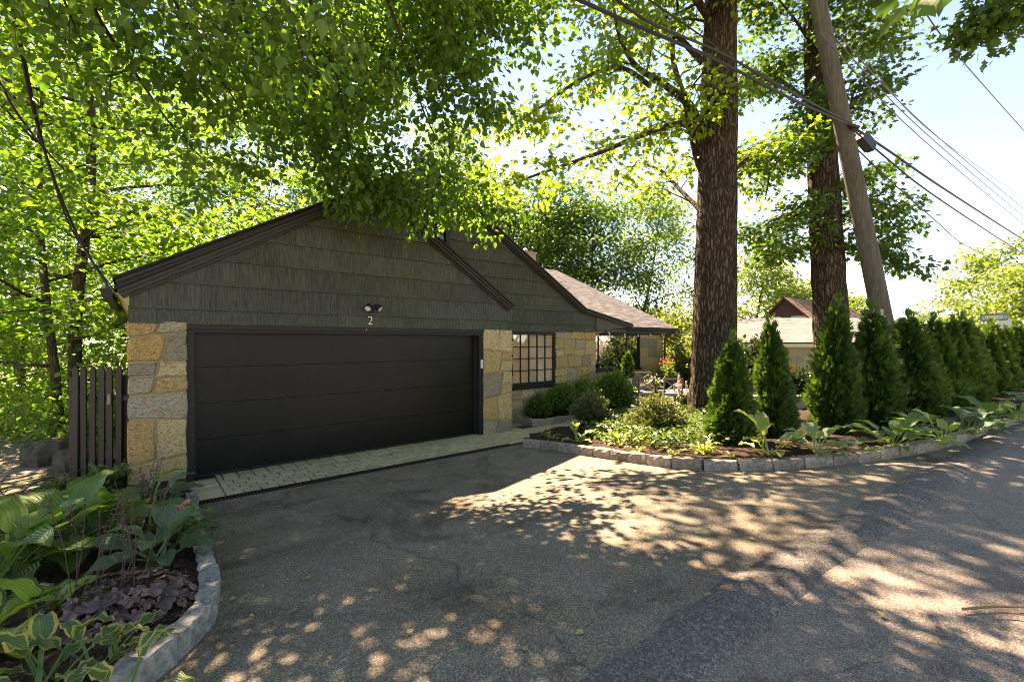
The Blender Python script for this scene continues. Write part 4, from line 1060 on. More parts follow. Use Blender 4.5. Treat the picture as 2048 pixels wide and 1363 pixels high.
limbs = [
    ([W(1395, 262, 11.2), W(1370, 245, 11.0), W(1290, 268, 10.6), W(1200, 305, 10.2), W(1100, 340, 9.8), W(1010, 372, 9.4)], .10, 12, 1.3, 800),
    ([W(1405, 300, 11.3), W(1385, 220, 11.2), W(1330, 170, 11.0), W(1270, 130, 10.8), W(1235, 60, 10.6), W(1225, -30, 10.4)], .15, 14, 1.7, 1250),
    ([W(1400, 330, 11.4), W(1372, 210, 11.6), W(1345, 110, 11.9), W(1355, 10, 12.2), W(1330, -110, 12.5)], .13, 12, 1.7, 700),
    ([W(1300, 172, 11.0), W(1240, 135, 10.7), W(1160, 160, 10.4), W(1080, 215, 10.1), W(1040, 240, 10.0)], .06, 9, 1.1, 800),
    ([W(1400, 120, 11.5), W(1340, 60, 12.0), W(1250, 10, 12.6), W(1150, -20, 13.0), W(1060, 20, 13.2)], .10, 9, 1.3, 300),
    ([W(1420, 40, 11.3), W(1330, -80, 10.0), W(1210, -160, 8.6), W(1080, -200, 7.4)], .13, 14, 1.9, 1700),
    ([W(1450, 20, 11.3), W(1520, -140, 10.0), W(1640, -260, 8.6), W(1780, -380, 7.6)], .13, 16, 1.9, 2000),
    ([W(1450, -60, 11.3), W(1560, -200, 11.6), W(1720, -330, 11.8), W(1880, -420, 12.0)], .12, 16, 1.9, 1900),
    ([W(1440, -100, 11.2), W(1420, -330, 9.0), W(1430, -520, 7.2), W(1460, -760, 6.2)], .12, 16, 2.0, 2000),
    ([W(1440, -40, 11.5), W(1350, -200, 13.2), W(1260, -260, 14.6), W(1180, -300, 15.6)], .12, 8, 1.6, 200),
    ([W(1478, 330, 11.4), W(1520, 300, 12.2), W(1540, 330, 13.0), W(1530, 400, 13.6)], .06, 9, 1.2, 700),
    ([W(1400, 420, 11.5), W(1360, 380, 12.6), W(1320, 340, 13.6), W(1270, 330, 14.6), W(1230, 380, 15.4)], .08, 10, 1.5, 700),
    ([W(1440, -180, 11.4), W(1480, -420, 10.6), W(1620, -640, 9.4), W(1720, -840, 8.2)], .12, 16, 2.1, 2000),
]
for wx, wy, wz in ((0.2, 12.4, 12.2), (-1.4, 11.4, 11.5), (1.5, 11.6, 11.4), (-0.4, 13.8, 13.6), (2.5, 10.8, 11.0), (-2.4, 10.6, 11.0), (3.4, 9.8, 11.2), (-1.9, 13.2, 12.2), (-0.8, 12.4, 11.6)):  # high limbs added mostly above the view, to shade the driveway
    limbs.append(([Vector((0.2, 0.05, 8.6 + .3 * wy)), (Vector((wx, wy, wz)) - OB) * .5 + Vector((.1, 0, 6.0)), Vector((wx, wy, wz)) - OB], .09, 13, 1.7, 1100))
for pts_, r0, ns, sl__, nl in limbs:
    pts_ = [Vector(p) for p in pts_]
    if abs(pts_[0].x) < .8 and abs(pts_[0].y) < .8: pts_ = [Vector((.02 + .021 * pts_[0].z, .04, pts_[0].z - .55))] + pts_
    sp = smooth_line(pts_, 5)
    limb(G, sp, r0, 0.018, ns, sl__, nl, 0.27, 0.55, 0.6, -0.02, 0.18, 3, 8)
obj('limb', G.wood.mesh('oak_limb', smooth=True), M['bark'], t)
obj('crown', G.cloud('oak_crown', T_OAK, 0.165, M['oakleaf']), None, t)

# --- second trunk behind the pole
X2, Y2 = PX(1664, 681, 13.0).x, 13.0
T2 = Vector((X2, Y2, g(X2, Y2)))
t = thing('maple_tree', 'dark maple trunk standing behind the leaning utility pole', 'tree', T2)
tp = line_pts((0.1, 0, -0.4), (-0.55, 0.2, 15.0), 50, 0.012, 5); rad = [max(.08, 0.47 - 0.0042 * i - .003 * max(0, i - 25)) for i in range(51)]
V, Fc = big_trunk([tuple(p) for p in tp], rad, 56, 9, 0.3, 0.05); obj('trunk', mesh('maple_trunk', V, Fc, smooth=True), M['bark'], t)
G = Grow(31)
def W2(px, py, Y): return PX(px, py, Y) - T2
for pts_, r0, ns, sl__, nl in [
    ([W2(1640, 330, 13), W2(1600, 300, 12.6), W2(1550, 300, 12.2), W2(1500, 330, 11.9)], .08, 12, 1.3, 1500),
    ([W2(1640, 440, 13), W2(1590, 430, 12.8), W2(1545, 440, 12.6), W2(1510, 470, 12.5)], .06, 10, 1.2, 1300),
    ([W2(1640, 500, 13), W2(1590, 500, 13.4), W2(1540, 520, 13.8)], .05, 9, 1.1, 1000),
    ([W2(1690, 430, 13), W2(1730, 420, 13.2), W2(1770, 430, 13.4), W2(1800, 470, 13.5)], .06, 10, 1.05, 1400),
    ([W2(1690, 500, 13), W2(1730, 490, 12.8), W2(1770, 500, 12.7), W2(1795, 540, 12.6)], .05, 9, 0.95, 1100),
    ([W2(1680, 380, 13), W2(1720, 350, 13.4), W2(1755, 350, 13.8)], .05, 8, 1.0, 800),
    ([W2(1640, 230, 13), W2(1590, 180, 13.4), W2(1530, 150, 13.8), W2(1500, 170, 14)], .08, 12, 1.4, 1600),
    ([W2(1650, 160, 13), W2(1700, 100, 13.0), W2(1750, 60, 13.2), W2(1770, 80, 13.3)], .08, 12, 1.2, 1500),
    ([W2(1640, 120, 13), W2(1590, 40, 12.6), W2(1540, -20, 12.2)], .08, 12, 1.5, 1500),
    ([W2(1640, 60, 13), W2(1680, -60, 12.4), W2(1720, -160, 11.8)], .08, 12, 1.5, 1500),
    ([W2(1630, 20, 13), W2(1650, -160, 11.0), W2(1700, -320, 9.6)], .08, 14, 1.7, 1600),
    ([W2(1640, 280, 13), W2(1690, 240, 12.4), W2(1710, 180, 12.0), W2(1740, 150, 11.8)], .06, 10, 1.0, 1100),
    ([W2(1630, -60, 13), W2(1560, -160, 14.0), W2(1500, -220, 15.0)], .08, 12, 1.7, 1300),
]:
    pts_ = [Vector(p) for p in pts_]; pts_ = [Vector((.1 - .042 * pts_[0].z, .1, pts_[0].z - .4))] + pts_
    limb(G, smooth_line(pts_, 5), r0, 0.012, ns, sl__, nl, 0.25, 0.42, 0.5, -0.01, 0.2, 3, 6)
obj('limb', G.wood.mesh('maple_limb', smooth=True), M['bark'], t)
obj('crown', G.cloud('maple_crown', T_OAK, 0.16, M['deepleaf']), None, t)

# --- linden overhanging the driveway from the left: trunk stands left of the camera
LB = Vector((-7.2, -0.6, g(-7.2, -0.6)))
t = thing('linden_tree', 'linden whose leafy boughs hang over the garage gable and driveway', 'tree', LB)
tp = line_pts((0, 0, -0.3), (0.5, 0.6, 11.0), 20, 0.03, 7); V, Fc = big_trunk([tuple(p) for p in tp], [0.34 - .011 * i for i in range(21)], 24, 3, 0.3)
obj('trunk', mesh('linden_trunk', V, Fc, smooth=True), M['bark_thin'], t)
G = Grow(12)
def WL(px, py, Y): return PX(px, py, Y) - LB
S0 = Vector((0.25, 0.35, 6.0))
lind = [
    # (path in photograph pixels and depth, side branches, length, leaves)
    ([(560, -420, 4.2), (700, -160, 5.2), (775, 0, 6.0), (815, 120, 6.5), (850, 230, 7.0), (900, 320, 7.4), (960, 400, 7.7)], 22, 1.25, 1550, .024),
    ([(300, -360, 3.6), (430, -80, 4.8), (520, 120, 5.6), (600, 210, 6.2), (690, 290, 6.7), (770, 380, 7.1)], 18, 1.1, 1250, .022),
    ([(700, -300, 4.6), (840, -60, 5.8), (900, 60, 6.2), (930, 150, 6.6), (960, 200, 6.8)], 15, 1.0, 1100, .02),
    ([(100, -300, 3.4), (180, 0, 4.6), (260, 130, 5.3), (350, 260, 6.0), (430, 340, 6.6)], 18, 1.2, 930, .024),
    ([(-200, -200, 3.4), (-60, 40, 4.6), (30, 220, 5.6), (130, 340, 6.6), (220, 400, 7.4)], 16, 1.2, 744, .022),
    ([(400, -500, 3.2), (560, -100, 4.6), (640, 40, 5.2), (680, 180, 5.9), (700, 300, 6.5), (720, 400, 6.9)], 16, 1.0, 1000, .02),
    ([(180, -560, 3.0), (300, -120, 4.2), (380, 60, 5.0), (470, 200, 5.8), (560, 300, 6.6)], 18, 1.2, 930, .022),
    ([(0, -300, 4.0), (80, -40, 5.4), (160, 140, 6.6), (240, 240, 7.6)], 14, 1.3, 682, .022),
    ([(200, -260, 5.0), (330, -30, 6.4), (450, 110, 7.4), (560, 220, 8.2)], 16, 1.5, 806, .022),
    ([(430, -330, 5.4), (540, -60, 6.6), (650, 90, 7.6), (720, 190, 8.2)], 16, 1.5, 1300, .02),
    ([(-60, -500, 3.0), (60, -200, 3.6), (120, -20, 4.2), (170, 100, 4.7)], 12, 0.9, 434, .018),
    ([(520, -300, 3.2), (560, -60, 3.6), (590, 60, 3.8), (610, 140, 3.95)], 8, 0.5, 200, .012),
    ([(640, -700, 4.6), (760, -420, 5.6), (840, -260, 6.6), (900, -140, 7.4)], 14, 1.5, 1300, .022),
    ([(800, -700, 5.0), (960, -420, 6.0), (1040, -330, 6.8), (1080, -240, 7.4)], 12, 1.4, 1000, .02),
    ([(620, 300, 6.2), (700, 360, 6.6), (770, 400, 6.9), (840, 425, 7.0)], 12, 0.6, 620, .012),
    ([(820, 300, 6.8), (880, 350, 7.0), (930, 390, 7.1), (990, 415, 7.2)], 11, 0.55, 560, .012),
    ([(700, 330, 6.6), (760, 370, 6.8), (830, 395, 6.9), (900, 410, 7.0)], 11, 0.55, 560, .012),
]
for pts_, ns, sl__, nl, r0 in lind:
    wp = [WL(*p) for p in pts_]
    if pts_[0][1] < 0:
        a = S0.lerp(Vector((0.4, 0.5, 9.0)), G.rg.random()); wp = [a, a.lerp(wp[0], 0.5) + Vector((0, 0, 0.8))] + wp
    limb(G, smooth_line(wp, 4), max(0.03, r0 * 1.6) if pts_[0][1] < 0 else r0, 0.006, ns, sl__, nl, 0.15, 0.75, 1.1, -0.10, 0.35 if pts_[0][1] < 0 else 0.02, 3, 6)
# sunward limbs of the same crown, added high over the driveway to shade it
for k in range(16):
    c = Vector((-4.8 + 4.6 * ((k * 0.618) % 1), 5.9 + 2.7 * ((k * 0.383) % 1), 7.0 + 1.3 * ((k * 0.71) % 1))) - LB
    a = S0.lerp(Vector((0.5, 0.6, 10.0)), 0.3 + .7 * G.rg.random())
    limb(G, smooth_line([a, a.lerp(c, .5) + Vector((0, 0, .7)), c, c + Vector((0.7, 0.8, -0.5))], 4), 0.035, 0.006, 13, 1.3, 1050, 0.24, 0.6, 0.8, -0.05, 0.45, 3, 5)
for k in range(9):
    c = Vector((-5.8 + 2.3 * ((k * 0.618) % 1), 8.0 + 2.2 * ((k * 0.47) % 1), 7.4 + 1.2 * ((k * 0.83) % 1))) - LB
    a = Vector((0.5, 0.6, 8.0 + .2 * k))
    limb(G, smooth_line([a, a.lerp(c, .5) + Vector((0, 0, .7)), c, c + Vector((0.5, 0.8, -0.4))], 4), 0.035, 0.006, 13, 1.3, 800, 0.24, 0.6, 0.8, -0.05, 0.6, 3, 5)
obj('limb', G.wood.mesh('linden_limb', smooth=True), M['twig'], t)
obj('crown', G.cloud('linden_crown', T_HEART, 0.084, M['linden'], 0.42), None, t)

# --- street tree across the road; only two boughs reach into the picture
BB = Vector((9.0, -3.5, 0.44))
t = thing('street_tree', 'tree across the road with a bough hanging into the sky', 'tree', BB)
G = Grow(55); tp = line_pts((0, 0, -0.3), (0.2, 0.4, 12), 20, .03, 2); V, Fc = big_trunk([tuple(p) for p in tp], [0.36 - .013 * i for i in range(21)], 24, 6, .3)
obj('trunk', mesh('street_trunk', V, Fc, smooth=True), M['bark'], t)
def WB(px, py, Y): return PX(px, py, Y) - BB
for pts_, ns, sl__, nl, sg in [
    ([(0.1, 0.2, 7.0), WB(2500, -200, 5.0), WB(2180, -120, 6.6), WB(2060, -10, 7.6), WB(1985, 40, 8.0)], 16, 0.8, 750, .2),
    ([(0.1, 0.2, 6.0), WB(2400, -330, 2.2), WB(2050, -130, 2.4), WB(1880, -45, 2.55), WB(1835, -6, 2.6)], 3, 0.16, 14, .05),
]:
    limb(G, smooth_line([Vector(p) for p in pts_], 4), 0.05, 0.005, ns, sl__, nl, sg, 0.6, 0.7, -0.05, 0.72, 2, 6)
for k in range(14):
    az = k * 2.4; f = 5 + 6 * k / 14; a = Vector((0.1, 0.3, f)); L = 3.6
    if math.sin(az) > 0.35 and math.cos(az) < 0.7: L = 1.8
    limb(G, G.path(a, (math.cos(az), math.sin(az), .5), L, 5, 0, .1), 0.07, 0.01, 7, 1.6, 420, 0.4, .5, .5, 0, .25, 3, 5)
obj('limb', G.wood.mesh('street_limb', smooth=True), M['bark'], t)
obj('crown', G.cloud('street_crown', T_OAK, 0.17, M['deepleaf']), None, t)

# --- woodland behind and left of the garage
wt = [forest_tree(100 + k, h, r, sp, lo, nl, lv, sz, T_DIA if k else T_OVAL, mt, M['bark_thin'], fl, sg) for k, (h, r, sp, lo, nl, lv, sz, mt, fl, sg) in enumerate([
    (12.0, 0.12, 3.6, 0.16, 22, 12000, 0.150, M['maple'], 0.30, 0.42),
    (15.0, 0.15, 4.4, 0.22, 24, 13000, 0.170, M['maple'], 0.30, 0.50),
    (10.0, 0.10, 3.2, 0.14, 20, 11000, 0.145, M['maple'], 0.28, 0.40),
    (17.0, 0.20, 4.6, 0.26, 24, 13000, 0.180, M['oakleaf'], 0.45, 0.55),
])]
named = [
    # (px of trunk, depth, base drop extra, kind, label)
    (158, 11.0, 0, 1, 'slender straight tree rising just behind the picket gate'),
    (122, 9.6, 2, 2, 'small woodland tree left of the gate with its trunk by the path'),
]
for px, Y, _, k, lab in named:
    x = PX(px, 681, Y).x; place_tree(wt[k if k != 2 else 2], 'woodland_tree', lab, (x, Y, g(x, Y) - .1), 0.7 * k, 1.0, 'woodland trees left of the garage')
r_ = random.Random(8)
left_spots = [(-13.2, 9.2), (-15.5, 13.5), (-9.8, 17.0), (-19, 17.5), (-13.0, 21), (-22, 23), (-8.5, 25), (-16, 27), (-27, 27), (-11, 32), (-4.5, 27)]
for i, (x, y) in enumerate(sorted(left_spots, key=lambda q: q[0] / q[1])):
    place_tree(wt[(i * 3 + 1) % 4 if y > 14 else (0, 2)[i % 2]], 'woodland_tree', 'leafy tree of the wood beside the garage, %s from the picture edge' % ORD[i], (x, y, g(x, y) - .1), r_.uniform(0, 6.28), r_.uniform(.85, 1.12), 'trees of the wood beside the garage')
bt = [forest_tree(400 + k, h, .22, sp, .10, 26, 15000, .25, T_DIA, mt, M['bark_thin'], .6, .7) for k, (h, sp, mt) in enumerate([(15, 4.6, M['oakleaf']), (13, 4.4, M['deepleaf'])])]
back_spots = [(-2.0, 33), (2.4, 36), (-5, 40), (6.2, 34), (4.0, 43), (10.0, 38), (0.5, 46)]
for i, (x, y) in enumerate(sorted(back_spots, key=lambda q: q[0] / q[1])):
    place_tree(bt[i % 2], 'garden_tree', 'tall tree behind the house roofs, %s counting from the garage peak toward the oak' % ORD[i], (x, y, g(x, y) - 1.0), r_.uniform(0, 6.28), r_.uniform(.92, 1.12), 'trees rising behind the house')
ft = [forest_tree(300 + k, h, .2, sp, 0.12, 20, 9000, 0.30, T_DIA, M['farleaf'], M['bark_thin'], 0.5, 0.6) for k, (h, sp) in enumerate([(9.5, 4.4), (8.0, 4.0)])]
for i, (px, Y, sc_, lab) in enumerate([(1835, 52, .62, 'small rounded tree on the skyline above the hedge, left of the street sign'), (1782, 48, .60, 'low pale tree on the skyline behind the utility pole'),
        (2010, 40, 1.08, 'broad pale green tree behind the street sign'), (2120, 34, 1.0, 'broad tree cut off by the picture edge past the street sign'), (1925, 60, .68, 'distant tree on the skyline just left of the street sign'),
        (1590, 46, .98, 'tree crown behind the brown-roofed house'), (1500, 42, 1.05, 'tree between the oak trunk and the brown-roofed house'), (1690, 50, 0.9, 'tree top behind the brown roof and the maple trunk')]):
    x = PX(px, 681, Y).x; place_tree(ft[i % 2], 'far_tree', lab, (x, Y, -1.0), i * 1.3, sc_)
# trees across the road behind the camera (they show in the picture window)
for i, (x, y) in enumerate([(14, -9), (20, -5), (26, 1)]):
    place_tree(wt[(1, 3)[i % 2]], 'roadside_tree', 'tree across the road mirrored in the picture window', (x, y, .4), i * 1.1, 0.9, 'trees across the road')
# far wood that closes the view: one mass
def wood_mass(name, label, boxes, n, size, mat, seed):
    rg = np.random.default_rng(seed); P = []
    for (x0, x1, y0, y1, z0, z1) in boxes:
        cnt = n // len(boxes); nc = cnt // 60
        c = np.stack([rg.uniform(x0, x1, nc), rg.uniform(y0, y1, nc), rg.uniform(z0, z1, nc)], 1)
        P.append(np.repeat(c, 60, 0) + rg.normal(size=(nc * 60, 3)) * np.array([.9, .9, .35]))
    P = np.concatenate(P); k = len(P); A = rg.normal(size=(k, 3)); A[:, 2] -= .3; Nn = rg.normal(size=(k, 3)) * .6 + np.array([0, 0, 1])
    o = obj(name, leaf_cloud(name, P, A, Nn, size * rg.uniform(.7, 1.3, k), T_DIA, np.clip(rg.normal(.5, .28, k), 0, 1)), mat); return tag(o, label, None, None, 'stuff')
wood_mass('distant_woods', 'sunlit wood closing the view behind the trees left of the garage', [(-62, -14, 30, 46, -9, 12), (-40, -8, 24, 30, -9, 5), (-22, 6, 40, 54, -8, 8)], 84000, 0.36, M['maple'], 3)
wood_mass('undergrowth', 'bright green undergrowth on the slope left of the gate', [(-17, -8.6, 9.5, 14, -2.2, 0.4), (-26, -9.5, 13, 20, -4.5, 0.6), (-14, -9.0, 8.0, 10, -1.6, -0.5), (-10.5, -7.2, 8.6, 12, -1.2, 0.9)], 38000, 0.13, M['maple'], 4)
wood_mass('distant_trees', 'low belt of trees along the skyline beyond the neighbouring houses', [(8, 110, 75, 95, -3, 4.2)], 9000, 0.9, M['farleaf'], 6)
# ================================================================ hedge, shrubs, perennials
def arborvitae(seed, h, r, n):
    rg = np.random.default_rng(seed); z = h * (1 - np.sqrt(rg.uniform(0.004, 1, n))) ** 0.92
    z = np.clip(z, 0.03, h * .995); f = z / h
    prof = r * np.minimum(1.0, (1 - f) ** 0.72 * 1.22) * (0.72 + 0.28 * np.minimum(1, f / 0.12))
    az = rg.uniform(0, 2*np.pi, n)
    lump = np.array([mnoise.noise(Vector((math.cos(a) * 1.9, math.sin(a) * 1.9, zz * 2.4 + seed))) + .7 * mnoise.noise(Vector((math.cos(a) * 4.5, math.sin(a) * 4.5, zz * 7 + seed))) for a, zz in zip(az, z)])
    rr = prof * (1 + 0.55 * lump) * np.sqrt(rg.uniform(0.35, 1.0, n)) + rg.normal(size=n) * 0.012
    P = np.stack([rr * np.cos(az), rr * np.sin(az), z], 1)
    out = np.stack([np.cos(az), np.sin(az), np.zeros(n)], 1)
    A = out * rg.uniform(.35, 1.0, (n, 1)) + np.array([0, 0, 1]) * rg.uniform(.35, 1.2, (n, 1)) + rg.normal(size=(n, 3)) * .28
    tang = np.stack([-np.sin(az), np.cos(az), np.zeros(n)], 1); Nn = tang * rg.choice([-1, 1], (n, 1)) + out * .5 + rg.normal(size=(n, 3)) * .5
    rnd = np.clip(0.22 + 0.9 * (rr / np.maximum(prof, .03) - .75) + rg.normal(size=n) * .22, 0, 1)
    nt_ = 26
    zt = rg.uniform(h * .93, h * 1.04, nt_); P = np.concatenate([P, np.stack([rg.normal(size=nt_) * .03, rg.normal(size=nt_) * .03, zt], 1)])
    A = np.concatenate([A, np.array([0, 0, 1]) + rg.normal(size=(nt_, 3)) * .3]); Nn = np.concatenate([Nn, rg.normal(size=(nt_, 3))]); rnd = np.concatenate([rnd, rg.uniform(.4, 1, nt_)])
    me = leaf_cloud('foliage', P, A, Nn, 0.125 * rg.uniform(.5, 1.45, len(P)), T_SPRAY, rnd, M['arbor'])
    st_ = MB().tube([(0, 0, -.1), (0.01, 0, h * .5), (0, .01, h * .9)], [.035, .022, .006], 6); core = MB()
    return me, st_.mesh('stem')
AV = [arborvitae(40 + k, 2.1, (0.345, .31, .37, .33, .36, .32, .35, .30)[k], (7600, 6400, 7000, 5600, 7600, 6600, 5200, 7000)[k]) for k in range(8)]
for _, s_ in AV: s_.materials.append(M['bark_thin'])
hedge = [(1460, 7.35, 676, 1.0), (1552, 7.75, 636, 0.92), (1667, 7.8, 603, 1.15), (1748, 8.35, 617, 1.32), (1826, 8.7, 630, 1.38)]
p5_ = PX(1822, 681, 8.9)
spots = [(PX(px, 681, Y).x, Y, CAMZ + (681.5 - top) / F * Y, ws) for px, Y, top, ws in hedge]
hr = random.Random(2)
for k in range(1, 16):
    x, y = p5_.x + RD[0] * .82 * k + .1, p5_.y + RD[1] * .82 * k
    spots.append((x + hr.uniform(-.1, .1), y + hr.uniform(-.1, .1), 2.44 + hr.uniform(-.24, .22), 1.15 + hr.uniform(-.05, .1)))
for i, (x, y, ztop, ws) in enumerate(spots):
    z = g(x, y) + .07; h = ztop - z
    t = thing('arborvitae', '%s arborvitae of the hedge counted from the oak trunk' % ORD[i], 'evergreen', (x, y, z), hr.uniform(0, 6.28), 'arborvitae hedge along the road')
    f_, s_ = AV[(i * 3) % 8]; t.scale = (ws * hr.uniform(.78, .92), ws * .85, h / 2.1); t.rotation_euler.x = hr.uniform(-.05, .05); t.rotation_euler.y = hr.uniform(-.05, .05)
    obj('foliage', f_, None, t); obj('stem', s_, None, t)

def shrub(seed, r, h, n, size, mat, T=T_OVAL, upright=0.6, shape=0.75):
    """bush: twigs fan up from the base and carry small leaves"""
    rg = np.random.default_rng(seed); G = MB(); P = []; A = []
    nt_ = max(30, n // 40)
    for k in range(nt_):
        az = rg.uniform(0, 6.283); q = math.sqrt(rg.uniform(0, 1)); tip = Vector((r * q * math.cos(az), r * q * math.sin(az), h * (1 - shape * q * q) * rg.uniform(.72, 1.05)))
        mid = Vector((tip.x * .45, tip.y * .45, tip.z * .55)); pts = [Vector((tip.x * .08, tip.y * .08, -.04)), mid, tip]
        G.tube(pts, [.008, .005, .002], 3, False)
        m = n // nt_; kk = rg.uniform(0.25, 1, m) ** 0.7
        for kx in kk:
            p = mid.lerp(tip, (kx - .5) * 2) if kx > .5 else pts[0].lerp(mid, kx * 2)
            P.append((p.x + rg.normal() * r * .09, p.y + rg.normal() * r * .09, max(0.02, p.z + rg.normal() * h * .05)))
            d = (tip - mid).normalized(); A.append((d.x * upright + rg.normal() * .6, d.y * upright + rg.normal() * .6, d.z * upright + rg.normal() * .5))
    P = np.array(P); k = len(P); Nn = rg.normal(size=(k, 3)) * .7 + np.array([0, 0, 1])
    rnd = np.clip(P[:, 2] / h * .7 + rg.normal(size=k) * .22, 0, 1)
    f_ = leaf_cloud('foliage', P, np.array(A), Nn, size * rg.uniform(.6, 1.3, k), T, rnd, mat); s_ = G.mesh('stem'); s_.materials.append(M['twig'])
    return f_, s_
def put_shrub(ms, name, label, loc, rz=0, sc=1, group=None, cat='shrub'):
    t = thing(name, label, cat, loc, rz, group); t.scale = (sc,) * 3 if not hasattr(sc, '__len__') else sc
    obj('foliage', ms[0], None, t); obj('stem', ms[1], None, t); return t
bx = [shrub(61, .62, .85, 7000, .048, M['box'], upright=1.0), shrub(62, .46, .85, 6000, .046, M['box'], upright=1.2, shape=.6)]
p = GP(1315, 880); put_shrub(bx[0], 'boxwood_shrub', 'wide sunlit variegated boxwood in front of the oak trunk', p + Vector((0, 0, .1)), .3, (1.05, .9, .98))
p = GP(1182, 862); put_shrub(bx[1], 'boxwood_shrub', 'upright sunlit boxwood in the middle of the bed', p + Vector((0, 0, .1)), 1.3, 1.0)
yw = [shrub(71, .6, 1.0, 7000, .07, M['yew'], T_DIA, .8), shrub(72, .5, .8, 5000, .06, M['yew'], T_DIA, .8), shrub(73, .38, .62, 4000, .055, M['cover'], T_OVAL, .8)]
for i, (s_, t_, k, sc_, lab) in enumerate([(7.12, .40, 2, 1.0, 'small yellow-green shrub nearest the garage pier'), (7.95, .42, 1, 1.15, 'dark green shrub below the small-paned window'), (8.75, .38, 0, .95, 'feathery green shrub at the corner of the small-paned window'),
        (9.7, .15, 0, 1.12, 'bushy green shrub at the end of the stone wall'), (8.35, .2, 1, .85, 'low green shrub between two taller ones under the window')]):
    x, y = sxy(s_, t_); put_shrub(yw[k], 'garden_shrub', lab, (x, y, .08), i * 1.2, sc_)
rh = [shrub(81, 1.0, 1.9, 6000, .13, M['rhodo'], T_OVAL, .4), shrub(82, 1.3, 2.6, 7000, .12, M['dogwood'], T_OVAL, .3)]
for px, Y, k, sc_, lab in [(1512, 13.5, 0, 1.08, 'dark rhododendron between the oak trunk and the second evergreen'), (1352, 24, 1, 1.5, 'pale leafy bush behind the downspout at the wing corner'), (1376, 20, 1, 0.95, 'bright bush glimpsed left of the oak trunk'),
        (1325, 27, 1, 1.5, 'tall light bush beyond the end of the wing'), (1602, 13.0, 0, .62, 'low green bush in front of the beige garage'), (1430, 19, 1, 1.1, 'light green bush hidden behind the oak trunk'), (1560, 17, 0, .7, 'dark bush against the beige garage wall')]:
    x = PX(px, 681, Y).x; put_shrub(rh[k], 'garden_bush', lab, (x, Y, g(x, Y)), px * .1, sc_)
# ground cover round the oak
def cover(name, label, P, n, size, mat, seed, hh=.16):
    rg = np.random.default_rng(seed); x0 = min(p[0] for p in P); x1 = max(p[0] for p in P); y0 = min(p[1] for p in P); y1 = max(p[1] for p in P); Q = []
    while len(Q) < n:
        x, y = rg.uniform(x0, x1), rg.uniform(y0, y1)
        if inpoly(x, y, P): Q.append((x, y, g(x, y) + .1 + rg.uniform(0, hh) * (1 + .6 * nz(x, y, 1.6, 2))))
    Q = np.array(Q); A = rg.normal(size=(n, 3)); A[:, 2] = A[:, 2] * .4; Nn = rg.normal(size=(n, 3)) * .5 + np.array([0, 0, 1])
    return tag(obj(name, leaf_cloud(name, Q, A, Nn, size * rg.uniform(.6, 1.3, n), T_OVAL, rg.random(n)), mat), label, None, None, 'stuff')
cover('ground_cover', 'bright green ground cover around the foot of the oak trunk', [(1.6, 8.0), (2.6, 7.0), (3.4, 6.9), (4.6, 8.0), (5.4, 9.4), (5.6, 11.2), (3.6, 11.6), (2.2, 10.6), (1.4, 9.2)], 7000, .085, M['cover'], 4, .26)
cover('lawn_grass', 'strip of bright lawn glimpsed between the evergreens', [(5.2, 12.6), (9.5, 11.9), (14, 15), (15, 20), (8, 20), (5, 16)], 9000, .10, M['cover'], 9, .05)

# ---- hostas: each leaf its own object, one mesh per leaf shape
def hosta_leaf(Lp, Lb, Wb, arch, lift, seed, nl=7, nw=4, fold=.28, wave=.012):
    """petiole from the crown then a ribbed blade; grows along +x"""
    r = random.Random(seed); V = []; Fc = []; U = []
    spine = []; ang = lift; p = Vector((0, 0, 0)); n1 = 3
    for i in range(n1 + 1):
        spine.append((p.copy(), ang))
        if i < n1: p = p + Vector((math.cos(ang), 0, math.sin(ang))) * (Lp / n1); ang -= arch * .18 / n1
    for i, (q, a) in enumerate(spine):
        w_ = .010 - .002 * i / n1
        for sgn in (-1, 0, 1): V.append((q.x, sgn * w_, q.z + (0 if sgn else -.008))); U.append((0.25, 0.02))
    for i in range(n1):
        for j in range(2): Fc.append([i*3+j, (i+1)*3+j, (i+1)*3+j+1, i*3+j+1])
    b0 = len(V); prof = lambda k: (math.sin(math.pi * min(1, k ** .72)) ** .75) * (1 - .12 * k) if 0 < k < 1 else 0
    for i in range(nl + 1):
        k = i / nl; w_ = Wb / 2 * prof(k) if i < nl else 0.002
        if i == 0: w_ = .012
        if i > 0: p = p + Vector((math.cos(ang), 0, math.sin(ang))) * (Lb / nl); ang -= arch / nl * (0.6 + .9 * k)
        up = Vector((-math.sin(ang), 0, math.cos(ang)))
        for j in range(-nw // 2, nw // 2 + 1):
            f = j / (nw / 2); z = abs(f) ** 1.2 * w_ * fold + (wave * math.sin(i * 2.3 + (f > 0) * 1.7 + seed) * abs(f))
            q = p + up * z; V.append((q.x, f * w_, q.z)); U.append((abs(f) if i < nl - 0 else .9, k))
    m = nw + 1
    for i in range(nl):
        for j in range(nw): Fc.append([b0+i*m+j, b0+(i+1)*m+j, b0+(i+1)*m+j+1, b0+i*m+j+1])
    return V, Fc, U
HL = {}
def hosta_meshes(kind, mat, dims, seed):
    out = []
    for k, (Lp, Lb, Wb, arch, lift) in enumerate(dims):
        V, Fc, U = hosta_leaf(Lp, Lb, Wb, arch, lift, seed + k)
        me = mesh('leaf', V, Fc, attrs={'rnd': [random.Random(seed + k).random()] * len(V)}, uvs=U, smooth=True); me.materials.append(mat); out.append(me)
    HL[kind] = out
hosta_meshes('green', M['h_green'], [(.24, .36, .20, 1.2, 1.15), (.22, .38, .21, 1.1, .85), (.20, .36, .20, .9, .6), (.16, .32, .18, .8, .45)], 5)
